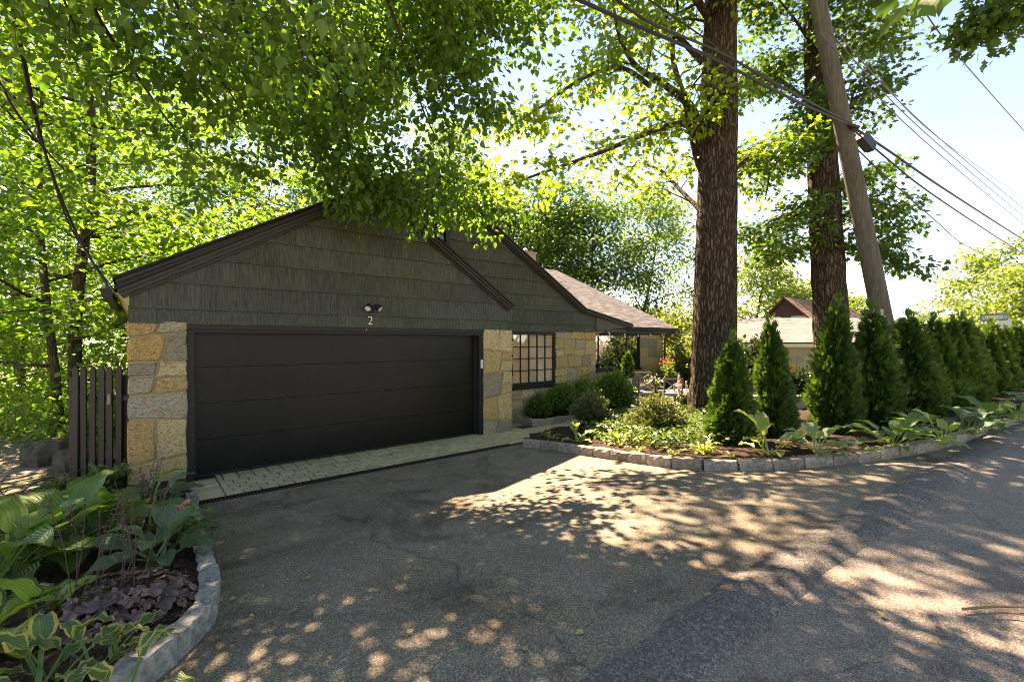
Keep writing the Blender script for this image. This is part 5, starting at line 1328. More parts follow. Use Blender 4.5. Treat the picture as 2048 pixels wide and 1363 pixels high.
hosta_meshes('blue', M['h_blue'], [(.20, .27, .17, 1.3, 1.1), (.18, .28, .18, 1.0, .75), (.15, .26, .16, .9, .5)], 15)
hosta_meshes('gold', M['h_gold'], [(.16, .27, .20, 1.1, 1.0), (.15, .28, .21, .9, .65), (.12, .26, .19, .8, .45)], 25)
hosta_meshes('margin', M['h_margin'], [(.17, .17, .095, 1.4, 1.2), (.16, .18, .10, 1.2, .9), (.13, .17, .10, 1.0, .6)], 35)
hosta_meshes('light', M['h_light'], [(.20, .22, .12, .9, 1.2), (.17, .23, .12, 1.1, .85), (.13, .20, .11, 1.0, .5)], 45)
hosta_meshes('white', M['h_white'], [(.24, .27, .19, 1.2, 1.1), (.22, .29, .20, 1.2, .8), (.18, .26, .18, 1.0, .5)], 55)
hosta_meshes('lance', M['h_light'], [(.07, .19, .045, 1.3, 1.1), (.06, .20, .045, 1.3, .8), (.05, .18, .04, 1.1, .5)], 65)
def hosta(kind, label, loc, n, sc=1.0, seed=1, rz=0.0, spread=2*math.pi):
    r = random.Random(seed); t = thing('hosta', label, 'hosta', loc, 0, 'hosta plants'); ms = HL[kind]
    for k in range(n):
        m = ms[min(len(ms) - 1, int(len(ms) * (k + .5) / n))]; az = rz + (k * 2.399 + r.uniform(-.25, .25)) % spread
        obj('leaf', m, None, t, (r.uniform(-.04, .04) * sc, r.uniform(-.04, .04) * sc, r.uniform(-.01, .02)), (r.uniform(-.25, .25), r.uniform(-.15, .12), az), sc * r.uniform(.82, 1.15))
    return t
Zb = Vector((0, 0, .10))
for kind, px, py, n, sc_, lab in [
    ('green', 250, 1062, 18, 1.15, 'large green hosta with thin yellow margins nearest the picket gate'),
    ('green', 120, 1118, 24, 1.3, 'big hosta with long arching leaves in the middle of the left bed'),
    ('green', 5, 1165, 22, 1.3, 'big hosta at the picture edge left of the heuchera'),
    ('blue', 320, 1125, 15, 1.1, 'blue-green hosta beside the curving kerb and pink flowers'),
    ('blue', 325, 1018, 10, 1.0, 'green hosta at the foot of the stone garage pier'),
    ('gold', 70, 1268, 10, .95, 'hosta with broad chartreuse leaves below the big one'),
    ('gold', -40, 1300, 9, 1.0, 'broad-leaved hosta cut off by the lower picture edge'),
    ('margin', 205, 1335, 9, .92, 'small hosta with cream-yellow margins in the lowest part of the bed'),
    ('margin', 95, 1372, 9, 1.0, 'yellow-margined hosta in the bottom corner of the picture'),
    ('margin', 250, 1420, 7, .9, 'yellow-margined hosta leaf at the bottom edge beside the kerb'),
    ('green', 150, 1050, 11, 1.15, 'hosta whose two upright round leaves stand before the gate'),
    ('light', 1152, 885, 9, 1.25, 'sunlit hosta with one raised pale leaf near the kerb end'),
    ('lance', 1100, 878, 14, 1.0, 'narrow-leaved variegated hosta in the shade at the kerb end'),
    ('light', 1238, 893, 8, .95, 'small pale hosta between the two boxwoods'),
    ('lance', 1275, 905, 9, .7, 'tiny hosta tuft in the mulch in front of the wide boxwood'),
    ('light', 1288, 890, 6, .7, 'young hosta with two upright leaves by the wide boxwood'),
    ('lance', 1405, 907, 20, 1.15, 'white-streaked narrow hosta clump below the first evergreen'),
    ('lance', 1350, 912, 12, .8, 'low narrow hosta tuft right of the wide boxwood'),
    ('lance', 1462, 916, 8, .6, 'very small hosta tuft between two larger ones by the kerb'),
    ('light', 1535, 912, 8, 1.65, 'glowing yellow-green hosta with tall upright leaves below the second evergreen'),
    ('white', 1638, 908, 15, 1.12, 'waxy silvery hosta with broad flat leaves below the third evergreen'),
    ('lance', 1740, 905, 9, .7, 'small hosta tuft beside the silvery hosta'),
    ('green', 1782, 893, 13, 1.05, 'tall green hosta in half shade below the fourth evergreen'),
    ('light', 1885, 890, 11, 1.25, 'pale hosta with long leaves leaning over the kerb bend'),
    ('green', 1840, 872, 12, .95, 'green hosta behind the pale one at the kerb bend'),
    ('blue', 1940, 868, 14, 1.2, 'grey-green hosta with drooping leaves along the straight kerb'),
    ('green', 1985, 850, 14, 1.1, 'large lit hosta near the far end of the kerb'),
    ('light', 2030, 838, 12, 1.2, 'hosta at the picture edge above the kerb'),
    ('green', 2075, 826, 12, 1.2, 'hosta just past the picture edge whose leaves reach in'),
]:
    p = GP(px, py, .1); hosta(kind, lab, p + Zb, n, sc_, px + py, px * .37)
# ---- heuchera
def heuch_leaf(seed):
    r = random.Random(seed); V = [(0, 0, 0)]; n = 14; Fc = []; U = [(0, 0)]
    for i in range(n):
        a = -2.75 + 5.5 * i / (n - 1); rr = .055 * (1 + .22 * math.cos(a * 5) + .06 * r.uniform(-1, 1)) * (0.9 + .25 * math.cos(a))
        V.append((.05 + rr * math.cos(a) * 1.05, rr * math.sin(a) * 1.1, .010 * math.sin(i * 1.9) + .008)); U.append((1, i / n))
    V[0] = (.03, 0, 0)
    for i in range(n - 1): Fc.append([0, i + 1, i + 2])
    me = mesh('leaf', V, Fc, attrs={'rnd': [r.random() * .5] + [r.random() for _ in range(n)]}, uvs=U); me.materials.append(M['heuchera']); return me
HM = [heuch_leaf(k) for k in range(5)]
hq = random.Random(9)
def heuchera(label, loc, n, R_, sc_):
    t = thing('heuchera', label, 'heuchera', loc)
    for k in range(n):
        q = math.sqrt((k + .5) / n); az = k * 2.399; h = .20 * (1 - q * q * .75) + hq.uniform(-.02, .02)
        obj('leaf', HM[k % 5], None, t, (R_ * q * math.cos(az), R_ * q * math.sin(az), h), (hq.uniform(-.4, .4), .15 + .55 * q + hq.uniform(-.2, .2), az + hq.uniform(-.5, .5)), sc_ * hq.uniform(.75, 1.25))
    for k in range(7):
        az = hq.uniform(0, 6.28); a = Vector((.05 * math.cos(az), .05 * math.sin(az), .1)); b_ = a + Vector((hq.uniform(-.15, .18), hq.uniform(-.05, .2), hq.uniform(.45, .72)))
        sb = MB().tube([a, a.lerp(b_, .5) + Vector((.02, 0, .03)), b_], [.0035, .003, .0018], 4)
        for j in range(8):
            c = a.lerp(b_, .62 + .05 * j); sb.tube([c, c + Vector((hq.uniform(-.02, .02), hq.uniform(-.02, .02), .012))], [.005, .004], 4)
        obj('flower_stem', sb, M['darkstalk'], t)
    return t
heuchera('purple-leaved heuchera with thin flower stems in front of the blue-green hosta', GP(258, 1225, .1) + Zb, 64, .29, .82)
heuchera('smaller silvery purple heuchera left of the larger one', GP(165, 1245, .1) + Zb, 30, .19, .8)
# ---- pink begonia
T_PET = tmpl([(0, 0), (.3, .4), (.7, .45), (1, 0)], .3)
bp = GP(352, 1085, .1) + Zb; t = thing('flowering_plant', 'low plant with pink flowers between the pier and the blue-green hosta', 'flower', bp)
rg = np.random.default_rng(5); n = 260; P = rg.normal(size=(n, 3)) * np.array([.16, .10, .05]) + np.array([0, 0, .15])
obj('foliage', leaf_cloud('foliage', P, rg.normal(size=(n, 3)), rg.normal(size=(n, 3)) * .5 + [0, 0, 1], rg.uniform(.04, .08, n), T_OVAL, rg.random(n), M['cover']), None, t)
bl = leaf_cloud('blossom', np.zeros((6, 3)), np.array([[math.cos(a), math.sin(a), .5] for a in np.arange(6) * 1.047]), np.array([[0, 0, 1.]] * 6), [.032] * 6, T_PET, rg.random(6), M['pink'])
for k in range(16): obj('blossom', bl, None, t, (rg.normal() * .16, rg.normal() * .09, .22 + rg.uniform(0, .10)), (rg.normal() * .4, rg.normal() * .4, rg.uniform(0, 6)), rg.uniform(.8, 1.3))
# ---- shrublet and bare twiggy shrub by the gate
sg = shrub(91, .30, .42, 420, .075, M['cover'], T_OVAL, .5)
p = GP(215, 985, .05); put_shrub(sg, 'garden_shrub', 'small leafy shrub in front of the picket gate', p, .4, 1.05)
p = GP(120, 1000, .05); put_shrub(sg, 'garden_shrub', 'thin leafy shrub at the left gate post', p, 2.1, .8)
p = GP(20, 1010); t = thing('twiggy_shrub', 'nearly bare dark shrub with tangled twigs left of the gate', 'shrub', p)
G = Grow(66)
for k in range(9):
    az = k * .7; a = G.path((0, 0, 0), (math.cos(az), math.sin(az) * .6, .7), hq.uniform(.7, 1.1), 6, -.10, .18); G.wood.tube(a, [.014, .011, .009, .007, .005, .003, .002], 4, False)
    for j in range(7):
        b_ = G.path(a[2 + j % 4], G.rg.normal(size=3), .4, 4, -.14, .2); G.wood.tube(b_, [.005, .004, .003, .002, .0015], 3, False)
obj('branches', G.wood.mesh('branches'), M['twig'], t)
# dark wiry stems beside the pier
p = GP(285, 1065, .1); t = thing('dry_flower_stalks', 'tall dry brown flower stalks in front of the stone pier', 'plant', p)
sb = MB()
for k in range(12):
    a = Vector((hq.uniform(-.07, .07), hq.uniform(-.05, .05), 0)); b_ = a + Vector((hq.uniform(-.05, .22), hq.uniform(-.05, .05), hq.uniform(.6, .9)))
    sb.tube([a, a.lerp(b_, .5) + Vector((hq.uniform(-.03, .03), 0, 0)), b_], [.004, .003, .0015], 4)
    for j in range(14):
        c = a.lerp(b_, .35 + .045 * j); sb.tube([c, c + Vector((hq.uniform(-.025, .025), hq.uniform(-.02, .02), .015))], [.003, .006], 4)
obj('stems', sb, M['darkstalk'], t)
p = GP(292, 1100, .1); t = thing('hosta_scape', 'single pale green flower stalk standing up from the blue-green hosta', 'plant', p)
obj('stem', MB().tube([(0, 0, 0), (.03, 0, .35), (.09, 0, .62), (.12, 0, .68)], [.008, .007, .005, .010], 6), M['stalk'], t)

# ================================================================ gate, stones, path at left
YG = 6.2
gx = lambda px: PX(px, 681, YG).x
x0, x1 = gx(134), gx(258); zb = g((x0 + x1) / 2, YG) - .02
gt = thing('picket_gate', 'black wooden picket gate beside the stone garage pier', 'gate', (x0, YG, 0))
obj('post', MB().box((0, .03, zb), (.085, .115, 1.50)), M['fence'], gt)
obj('post', MB().box((x1 - x0 - .17, .03, zb), (x1 - x0 + .03, .10, 1.53)), M['fence'], gt)
pk = MB().prism([(-.037, zb + .06), (.037, zb + .06), (.037, 1.60), (.010, 1.655), (-.010, 1.655), (-.037, 1.60)], lambda a, b_, d: (a, d, b_), 0, .022).mesh('picket')
for k in range(6): obj('picket', pk, M['fence'], gt, (gx(152 + 17.4 * k) - x0, -.022 + (k % 2) * .004, (0, .006, -.004, .005, -.006, .008)[k]), (0, (.004, -.006, .003, .005, -.004, .002)[k], 0))
for z in (.36, 1.22): obj('rail', MB().box((.02, .002, z - .035), (x1 - x0 - .02, .03, z + .035)), M['fence'], gt)
obj('latch', MB().box((gx(222) - x0 - .025, -.034, 1.14), (gx(222) - x0 + .02, -.020, 1.28)), M['latch'], gt)
t = thing('orange_tool', 'orange plastic shovel leaning behind the picket gate', 'shovel', (gx(230), YG + .45, zb))
obj('handle', MB().tube([(0.02, 0, .45), (.08, .1, 1.25)], .016, 6), M['pot_white'], t)
obj('blade', MB().prism([(-.11, 0), (.09, 0), (.12, .42), (.03, .55), (-.09, .42)], lambda a, b_, d: (a * .8 + b_ * .05, d + b_ * .08, b_ + .1), 0, .02), M['orange'], t)
def rock(loc, sx, sy, sz, seed, label, par=None):
    r = random.Random(seed); V = []; Fc = []; n, m = 10, 6
    for j in range(m + 1):
        ph = math.pi * j / m
        for i in range(n):
            a = 2 * math.pi * i / n; d = Vector((math.sin(ph) * math.cos(a), math.sin(ph) * math.sin(a), math.cos(ph)))
            k = 1 + .28 * mnoise.noise(d * 1.4 + Vector((seed, 0, 0))) + .12 * mnoise.noise(d * 3.5 + Vector((seed, 3, 0)))
            q = Vector([math.copysign(abs(c) ** .8, c) for c in d]) * k; V.append((q.x * sx, q.y * sy, q.z * sz))
    for j in range(m):
        for i in range(n): Fc.append([j*n+i, (j+1)*n+i, (j+1)*n+(i+1) % n, j*n+(i+1) % n])
    return tag(obj('boulder', mesh('boulder', V, Fc), M['rock'], None, loc, (0, 0, seed)), label, 'rock')
for i, (px, py, Y, s3, lab) in enumerate([(104, 935, 7.6, (.42, .35, .26), 'large dark boulder left of the picket gate'), (150, 950, 7.2, (.30, .25, .20), 'mossy boulder behind the left gate post'), (75, 955, 7.4, (.2, .2, .12), 'low stone at the edge of the dirt path')]):
    p = PX(px, py, Y); rock((p.x, p.y, g(p.x, p.y) + s3[2] * .55), *s3, i + 2, lab)

# ================================================================ patio
pt = house_frame(obj('patio', MB().box((9.75, -2.2, -.2), (19.5, 3.6, -.035)), M['joint'])); tag(pt, kind='structure')
pc = {}
for j in range(8):
    s_ = 9.8 - (j % 2) * .35
    while s_ < 19.3:
        w_ = pr.choice((.6, .75, .9)); w_ = min(w_, 19.4 - s_)
        if s_ + w_ > 9.8:
            a = max(s_, 9.78); obj('slab', MB().box((a + .006, -2.18 + j * .72 + .006, -.06), (s_ + w_ - .006, -2.18 + (j + 1) * .72 - .006, 0.0 + pr.uniform(-.004, .004))), M['bluestone'], pt)
        s_ += w_
def chair(label, loc, rz):
    t = thing('patio_chair', label, 'chair', loc, rz, 'patio chairs')
    for x, y, h in ((-.27, .25, .92), (.27, .25, .92), (-.27, -.25, .64), (.27, -.25, .64)):
        obj('leg', MB().bar((x, y, 0), (x, y + (.05 if h > .8 else 0), h), .035), M['chair'], t)
    obj('seat', MB().box((-.27, -.27, .40), (.27, .26, .435)), M['chair'], t)
    obj('cushion', MB().box((-.25, -.25, .437), (.25, .24, .49)), M['cushion'], t)
    bk = MB(); bk.bar((-.27, .30, .90), (.27, .30, .90), .04); bk.bar((-.27, .272, .52), (.27, .272, .52), .03); bk.bar((-.26, .275, .54), (.26, .298, .88), .028); bk.bar((.26, .277, .54), (-.26, .30, .88), .028)
    obj('backrest', bk, M['chair'], t)
    for x in (-.27, .27): obj('armrest', MB().bar((x, -.27, .65), (x, .27, .66), .045, .025), M['chair'], t)
def on(px, Y, z=0.0): return Vector((PX(px, 681, Y).x, Y, z))
chair('patio chair with crossed back left of the flower table', on(1281, 13.6), R(35) + math.pi * 0.92)
chair('patio chair with crossed back just left of the oak trunk', on(1338, 13.4), R(5) + math.pi)
chair('dark patio chair against the wing wall behind the others', on(1290, 15.6), R(-5))
def table(label, loc, w_, h):
    t = thing('patio_table', label, 'table', loc, .3)
    obj('tabletop', MB().box((-w_, -w_ * .8, h - .03), (w_, w_ * .8, h)), M['chair'], t)
    for x in (-1, 1):
        for y in (-1, 1): obj('leg', MB().bar((x * (w_ - .04), y * (w_ * .8 - .04), 0), (x * (w_ - .04), y * (w_ * .8 - .04), h - .03), .03), M['chair'], t)
table('small side table carrying the pot of white flowers', on(1307, 13.7), .20, .48)
table('low patio table glimpsed beside the oak trunk', on(1362, 14.2), .55, .45)
def potted(label, loc, pot, prof, plant, name='potted_plant'):
    t = thing(name, label, 'potted plant', loc)
    obj('pot', MB().lathe(prof, (0, 0, 0), 14), pot, t); top = prof[-2][1]
    for nm, me_, z in plant: obj(nm, me_, None, t, (0, 0, top + z))
    return t
def flowers(seed, r, n, size, mat, z):
    rg_ = np.random.default_rng(seed); P = rg_.normal(size=(n, 3)) * np.array([r * .5, r * .5, r * .3]) + np.array([0, 0, z])
    return leaf_cloud('blossoms', P, rg_.normal(size=(n, 3)), rg_.normal(size=(n, 3)) + [0, -.5, 1], size * rg_.uniform(.7, 1.3, n), T_OVAL, rg_.random(n), mat)
fp = shrub(95, .20, .24, 500, .06, M['dogwood'], T_OVAL, .4)
potted('pot of white flowers on the small side table', on(1307, 13.7, .481), M['pot_black'], [(0, 0), (.09, 0), (.12, .16), (.11, .16), (0, .14)], [('foliage', fp[0], 0), ('stem', fp[1], 0), ('blossom', flowers(1, .24, 90, .06, M['petal_white'], .2), 0)])
potted('tall black planter with coral geraniums beside the patio path', on(1254, 13.5), M['pot_black'], [(0, 0), (.10, 0), (.16, .36), (.145, .36), (0, .33)], [('foliage', shrub(96, .26, .24, 500, .07, M['yew'], T_OVAL, .4)[0], 0), ('stem', fp[1], 0), ('blossom', flowers(2, .20, 40, .07, M['petal_red'], .2), 0)])
potted('pale square planter behind the black one', on(1240, 14.2), M['pot_white'], [(0, 0), (.20, 0), (.22, .40), (.20, .40), (0, .37)], [('foliage', shrub(97, .32, .30, 700, .07, M['yew'], T_OVAL, .4)[0], 0)])
potted('second pale planter right of the black one', on(1269, 14.4), M['pot_white'], [(0, 0), (.17, 0), (.2, .34), (.18, .34), (0, .31)], [('foliage', shrub(98, .22, .2, 400, .06, M['yew'], T_OVAL, .4)[0], 0)])
pl_ = thing('plant_stand', 'low stone plinth under the potted conifer by the picture window', 'plinth', on(1255, 16.0))
obj('block', MB().box((-.2, -.2, 0), (.2, .2, .46)), M['granite'], pl_)
av = arborvitae(70, .85, .17, 1400)[0]
potted('small conical evergreen in a white pot below the picture window', on(1255, 16.0, .46), M['pot_white'], [(0, 0), (.14, 0), (.17, .25), (.155, .25), (0, .23)], [('foliage', av, -.02)])
potted('pot of coral flowers by the wing corner', on(1334, 17.5), M['pot_black'], [(0, 0), (.18, 0), (.24, .5), (.22, .5), (0, .46)], [('foliage', shrub(99, .45, .8, 900, .09, M['dogwood'], T_OVAL, .4)[0], 0), ('blossom', flowers(5, .35, 50, .08, M['petal_red'], .75), 0)])
tr_ = MB()
for a in np.linspace(0, math.pi, 13): pass
arc = [on(1205, 15.4) + Vector((.42 * math.cos(a), 0, .55 + .42 * math.sin(a))) for a in np.linspace(0, math.pi, 13)]
t = thing('hose_hoop', 'thin dark metal hoop against the wing wall behind the shrubs', 'hoop', on(1205, 15.4))
obj('rod', MB().tube([on(1205, 15.4) + Vector((.42, 0, 0)) - t.location] + [p - t.location for p in arc] + [Vector((-.42, 0, 0))], .012, 5), M['black_metal'], t)
def foxglove(label, loc, n=3):
    t = thing('foxglove', label, 'flower', loc); rg_ = np.random.default_rng(int(abs(loc[0]) * 100))
    for k in range(n):
        b_ = Vector((rg_.normal() * .10, rg_.normal() * .06, 0)); h = rg_.uniform(.75, .95)
        obj('stem', MB().tube([b_, b_ + Vector((0, 0, h))], [.008, .004], 5), M['stalk'], t); m = 60
        z = rg_.uniform(.45, 1.0, m) * h; az = rg_.uniform(0, 6.28, m); rr = .045 * (1.15 - z / h)
        P = np.stack([b_.x + .012 * np.cos(az), b_.y + .012 * np.sin(az), z], 1); A = np.stack([np.cos(az), np.sin(az), -.7 + 0 * az], 1)
        obj('blossom', leaf_cloud('blossom', P, A, rg_.normal(size=(m, 3)), .045 * (1.3 - z / h * .7), T_PET, rg_.random(m), M['foxglove']), None, t)
    f_ = shrub(int(abs(loc[0]) * 10), .22, .4, 260, .1, M['cover'], T_OVAL, .4); obj('foliage', f_[0], None, t)
foxglove('pink foxgloves just left of the oak trunk', on(1368, 12.6, .15)); foxglove('pink foxglove between the first and second evergreens', on(1508, 11.0, .2), 2)
t = thing('stone_bench', 'pale stone bench glimpsed between the evergreens', 'bench', on(1550, 12.2, g(on(1550, 12.2).x, 12.2)))
obj('seat', MB().box((-.85, -.2, .42), (.85, .2, .50)), M['pot_white'], t)
for x in (-.6, .6): obj('leg', MB().box((x - .1, -.16, -.1), (x + .1, .16, .418)), M['pot_white'], t)
t = thing('yard_sign', 'orange-yellow yard sign in front of the beige garage', 'sign', on(1582, 12.8, g(on(1582, 12.8).x, 12.8)))
obj('panel', MB().box((-.13, -.01, 1.08), (.13, .01, 1.26)), M['orange2'] if 'orange2' in M else simple('sign_yellow', (.75, .36, .05), (.7, .32, .05), 8, .5), t)
obj('stake', MB().box((-.015, .011, -.2), (.015, .03, 1.24)), M['chair'], t)
# ================================================================ neighbouring houses
nb_ = thing('neighbour_garage', 'low beige-shingled garage with a sunlit grey roof beyond the hedge', 'garage', (10.0, 22.0, -.4))
NW, NH, ND = 10.5, 2.35, 5.0
obj('wall', MB().box((0.3, 0, -.5), (NW - .3, 2 * ND - .6, NH)), M['beige'], nb_)
wl_ = nb_.children[0]
nr = random.Random(4)
for j in range(6):
    x = 0.3 - nr.uniform(0, .3)
    z0 = .35 + j * .335
    while x < NW - .3:
        w_ = nr.choice((.28, .36, .44)); a, c = max(x, .3), min(x + w_, NW - .3)
        if c - a > .05 and c > 3.0 and a < 8.2:
            V = [(a + .004, -.03, z0), (c - .004, -.03, z0), (c - .004, -.010, z0 + .33), (a + .004, -.010, z0 + .33)]; V += [(v[0], 0.004, v[2]) for v in V]
            obj('shingle', MB().add(V, [[0, 1, 2, 3], [0, 4, 5, 1], [1, 5, 6, 2], [2, 6, 7, 3], [3, 7, 4, 0]]), M['beige'], wl_)
        x += w_
poly = [(-.45, NH - .02), (ND, NH + 1.35), (2 * ND - .1, NH - .02)]
pp = poly + [(p[0], p[1] - .06) for p in poly[::-1]]
V = [(0, a, z) for a, z in pp] + [(NW, a, z) for a, z in pp]
nrf = obj('roof', MB().add(V, [[i, (i+1) % 6, (i+1) % 6 + 6, i + 6] for i in range(6)] + [[0, 5, 4, 1], [1, 4, 3, 2], [6, 7, 10, 11], [7, 8, 9, 10]]), M['roofdark'], nb_)
s2 = Vector((0, ND + .45, 1.37)); L2 = s2.length; s2.normalize()
shingle_courses('roof_shingles', nrf, (0, -.47, NH - .012), (1, 0, 0), s2, NW, L2, (0, -s2.z, s2.y), .16, .32, M['shingle_grey'], 5)
obj('ridge_cap', MB().prism([(-.16, -.055), (0, .012), (.16, -.055), (.16, -.03), (0, .045), (-.16, -.03)], lambda a, b_, d: (d, ND + a, NH + 1.36 + b_), 0, NW), M['shingle_ridge'] if 'shingle_ridge' in M else M['granite'], nrf)
obj('fascia', MB().box((0, -.44, NH - .24), (NW, -.40, NH - .085)), M['cream'], nrf)
obj('soffit', MB().box((0, -.40, NH - .22), (NW, 0, NH - .19)), M['cream'], nrf)
# brown-roofed house: gable end turned to us
c = PX(1572, 681, 36.0); nh = thing('neighbour_house', 'house with brown roof and plum-coloured gable behind the beige garage', 'house', (c.x, 36.0, -.5), math.atan2(RD[1], RD[0]))
# local x along the ridge (away), y across the gable
pk_, ev_, hw = 5.95, 2.5, 3.55
gv = MB().prism([(-hw + .3, -.5), (hw - .3, -.5), (hw - .3, ev_ + .12), (0, pk_ - .18), (-hw + .3, ev_ + .12)], lambda a, b_, d: (d, a, b_), 0, 12)
gw = obj('wall', gv, M['wall_white'], nh)
for j in range(5):
    z0 = 4.45 + j * .26; hwz = (pk_ - .1 - z0) * hw / (pk_ - ev_) - .1; hw2 = (pk_ - .1 - z0 - .25) * hw / (pk_ - ev_) - .1
    if hw2 > 0: obj('clapboard', MB().prism([(-hwz, z0), (hwz, z0), (hw2, z0 + .25), (-hw2, z0 + .25)], lambda a, b_, d: (d, a, b_), -.05, -.003), M['plum'], gw)
wd = obj('window', MB().box((-.06, -.36, 3.35), (-.002, .36, 4.44)), M['plum'], gw); obj('pane', MB().box((-.075, -.22, 3.5), (-.062, .22, 4.3)), M['pane_dark'], wd)
for sgn in (-1, 1):
    V = [(-.4, 0, pk_), (-.4, sgn * (hw + .2), ev_ - .05), (12.4, sgn * (hw + .2), ev_ - .05), (12.4, 0, pk_)]; V += [(v[0], v[1], v[2] - .12) for v in V]
    rf = obj('roof', MB().add(V, [[0, 1, 2, 3], [7, 6, 5, 4], [0, 4, 5, 1], [1, 5, 6, 2], [2, 6, 7, 3]]), M['plum'], nh)
    if sgn < 0:
        u_ = Vector((0, hw + .2, pk_ - ev_ + .05)); Lr = u_.length; u_.normalize()
        shingle_courses('roof_shingles', rf, (-.4, -(hw + .2), ev_ - .04), (1, 0, 0), u_, 12.8, Lr, (0, -u_.z, u_.y), .2, .4, M['shingle_brown'], 6)
obj('vent_pipe', MB().tube([(3.2, -1.2, 4.6), (3.2, -1.2, 5.3)], .06, 8), M['black_metal'], nh)
obj('roof', MB().prism([(-3.2, 3.0), (0, 4.7), (3.2, 3.0), (3.2, 2.9), (0, 4.58), (-3.2, 2.9)], lambda a, b_, d: (12.5 + d, a, b_), 0, 7), M['shingle_brown'], nh)
obj('wall', MB().box((12.5, -2.9, -.5), (19.3, 2.9, 3.0)), M['wall_white'], nh)
# grey roof glimpsed past the wing
c = PX(1300, 681, 40); t = thing('neighbour_house', 'grey slate roof glimpsed between the wing and the oak trunk', 'house', (c.x, 40, -.8), .35)
obj('wall', MB().box((-3.5, 0, -1), (3.5, 6, 4.0)), M['wall_white'], t)
obj('roof', MB().prism([(-.4, 3.9), (3, 6.0), (6.4, 3.9), (6.4, 3.8), (3, 5.88), (-.4, 3.8)], lambda a, b_, d: (d, a, b_), -3.8, 3.8), M['shingle_grey'], t)

# ================================================================ utility pole, cables, street sign
PB = PX(1806, 681, 9.5); PB.z = g(PB.x, 9.5)
PT = PX(1600, -170, 9.0)
t = thing('utility_pole', 'weathered wooden utility pole leaning over the hedge', 'pole', PB)
ax_ = PT - PB; n_ = 24
V, Fc = tube_arrays([ax_ * (-.03 + 1.03 * i / n_) for i in range(n_ + 1)], [.190 - .055 * i / n_ for i in range(n_ + 1)], 20)
obj('shaft', mesh('shaft', V, Fc, smooth=True), M['pole'], t)
q = PX(1763, 632, 9.16) - PB
obj('number_plate', MB().box((q.x - .03, q.y - .012, q.z - .14), (q.x + .03, q.y - .002, q.z + .14)), M['steel'], t)
q = PX(1703, 252, 8.95) - PB
obj('clamp', MB().tube([q + Vector((-.12, -.02, .03)), q + Vector((.14, 0, -.03))], .035, 8), M['black_metal'], t)
def cable(label, pts, r, name='overhead_cable', mat=None, sag=0.0, sides=5):
    base = pts[0].copy(); P = smooth_line([p - base for p in pts], 8)
    o = thing(name, label, 'cable', base); obj('strand', MB().tube(P, r, sides), mat or M['cable'], o); return o
cable('thick black cable bundle crossing the oak trunk to the pole', [PX(1120, -18, 4.3), PX(1256, 44, 4.9), PX(1437, 122, 5.95), PX(1580, 196, 7.2), PX(1700, 250, 9.0)], .021)
cable('second black cable just below the bundle', [PX(1200, -30, 4.4), PX(1300, 45, 4.95), PX(1440, 105, 5.95), PX(1580, 182, 7.2), PX(1700, 248, 9.0)], .015)
cable('twisted thin cable above the bundle', [PX(1270, -20, 5.0), PX(1400, 70, 5.7), PX(1500, 140, 6.4), PX(1620, 205, 7.4), PX(1702, 245, 9.0)], .010)
cable('thick cable running right from the pole down to the picture edge', [PX(1703, 252, 9.0), PX(1780, 303, 10.0), PX(1900, 385, 12.2), PX(2060, 487, 20.6), PX(2120, 520, 27)], .024)
cable('thinner cable below it running right from the pole', [PX(1703, 256, 9.0), PX(1760, 305, 9.7), PX(1860, 385, 11.0), PX(2000, 478, 16), PX(2070, 522, 20)], .018)
for k, (a, b_) in enumerate([((1640, 66), (2070, 468)), ((1655, 60), (2070, 452)), ((1668, 60), (2075, 440))]):
    cable('%s thin parallel wire in the sky right of the pole' % ('lowest', 'middle', 'highest')[k], [PX(a[0], a[1], 8.0), PX((a[0] + b_[0]) / 2 - 14, (a[1] + b_[1]) / 2 + 8, 12), PX(b_[0], b_[1], 21.5)], .011, mat=M['wire'])
cable('steep thin wire near the upper corner of the sky', [PX(1835, 0, 7), PX(1910, 105, 9), PX(2060, 275, 14)], .011, mat=M['wire'])
cable('sagging service wire dropping from the pole toward the far tree', [PX(1716, 300, 8.4), PX(1790, 370, 9.6), PX(1870, 440, 12), PX(1930, 490, 15), PX(2012, 530, 21)], .012)
cable('faint uppermost wire in the sky', [PX(1740, 130, 10), PX(1870, 270, 14), PX(2060, 405, 24)], .009, mat=M['wire'])
cable('black service cable coming down to the garage gutter', [PX(0, -70, 4.4), PX(22, 0, 4.7), PX(62, 200, 5.3), PX(105, 350, 5.8), PX(160, 480, 6.3), PX(232, 598, 6.4)], .016)
cable('thinner service cable beside the black one', [PX(30, 20, 4.8), PX(75, 240, 5.5), PX(110, 370, 6.0), PX(150, 470, 6.4), PX(235, 590, 6.6)], .010)
c = PX(1731, 283, 9.4)
t = thing('cable_splice_box', 'black splice box hanging on the cables right of the pole', 'splice box', c)
d = Vector((.72, .25, -.5)).normalized()
obj('case', MB().bar(-d * .19, d * .19, .17, .20), M['black_metal'], t)
obj('end_cap', MB().bar(d * .185, d * .235, .13, .15), M['rust'], t)
obj('hanger', MB().tube([(-.1, 0, .10), (-.12, 0, .22)], .012, 5).tube([(.12, .03, -.02), (.12, .03, .10)], .012, 5), M['black_metal'], t)
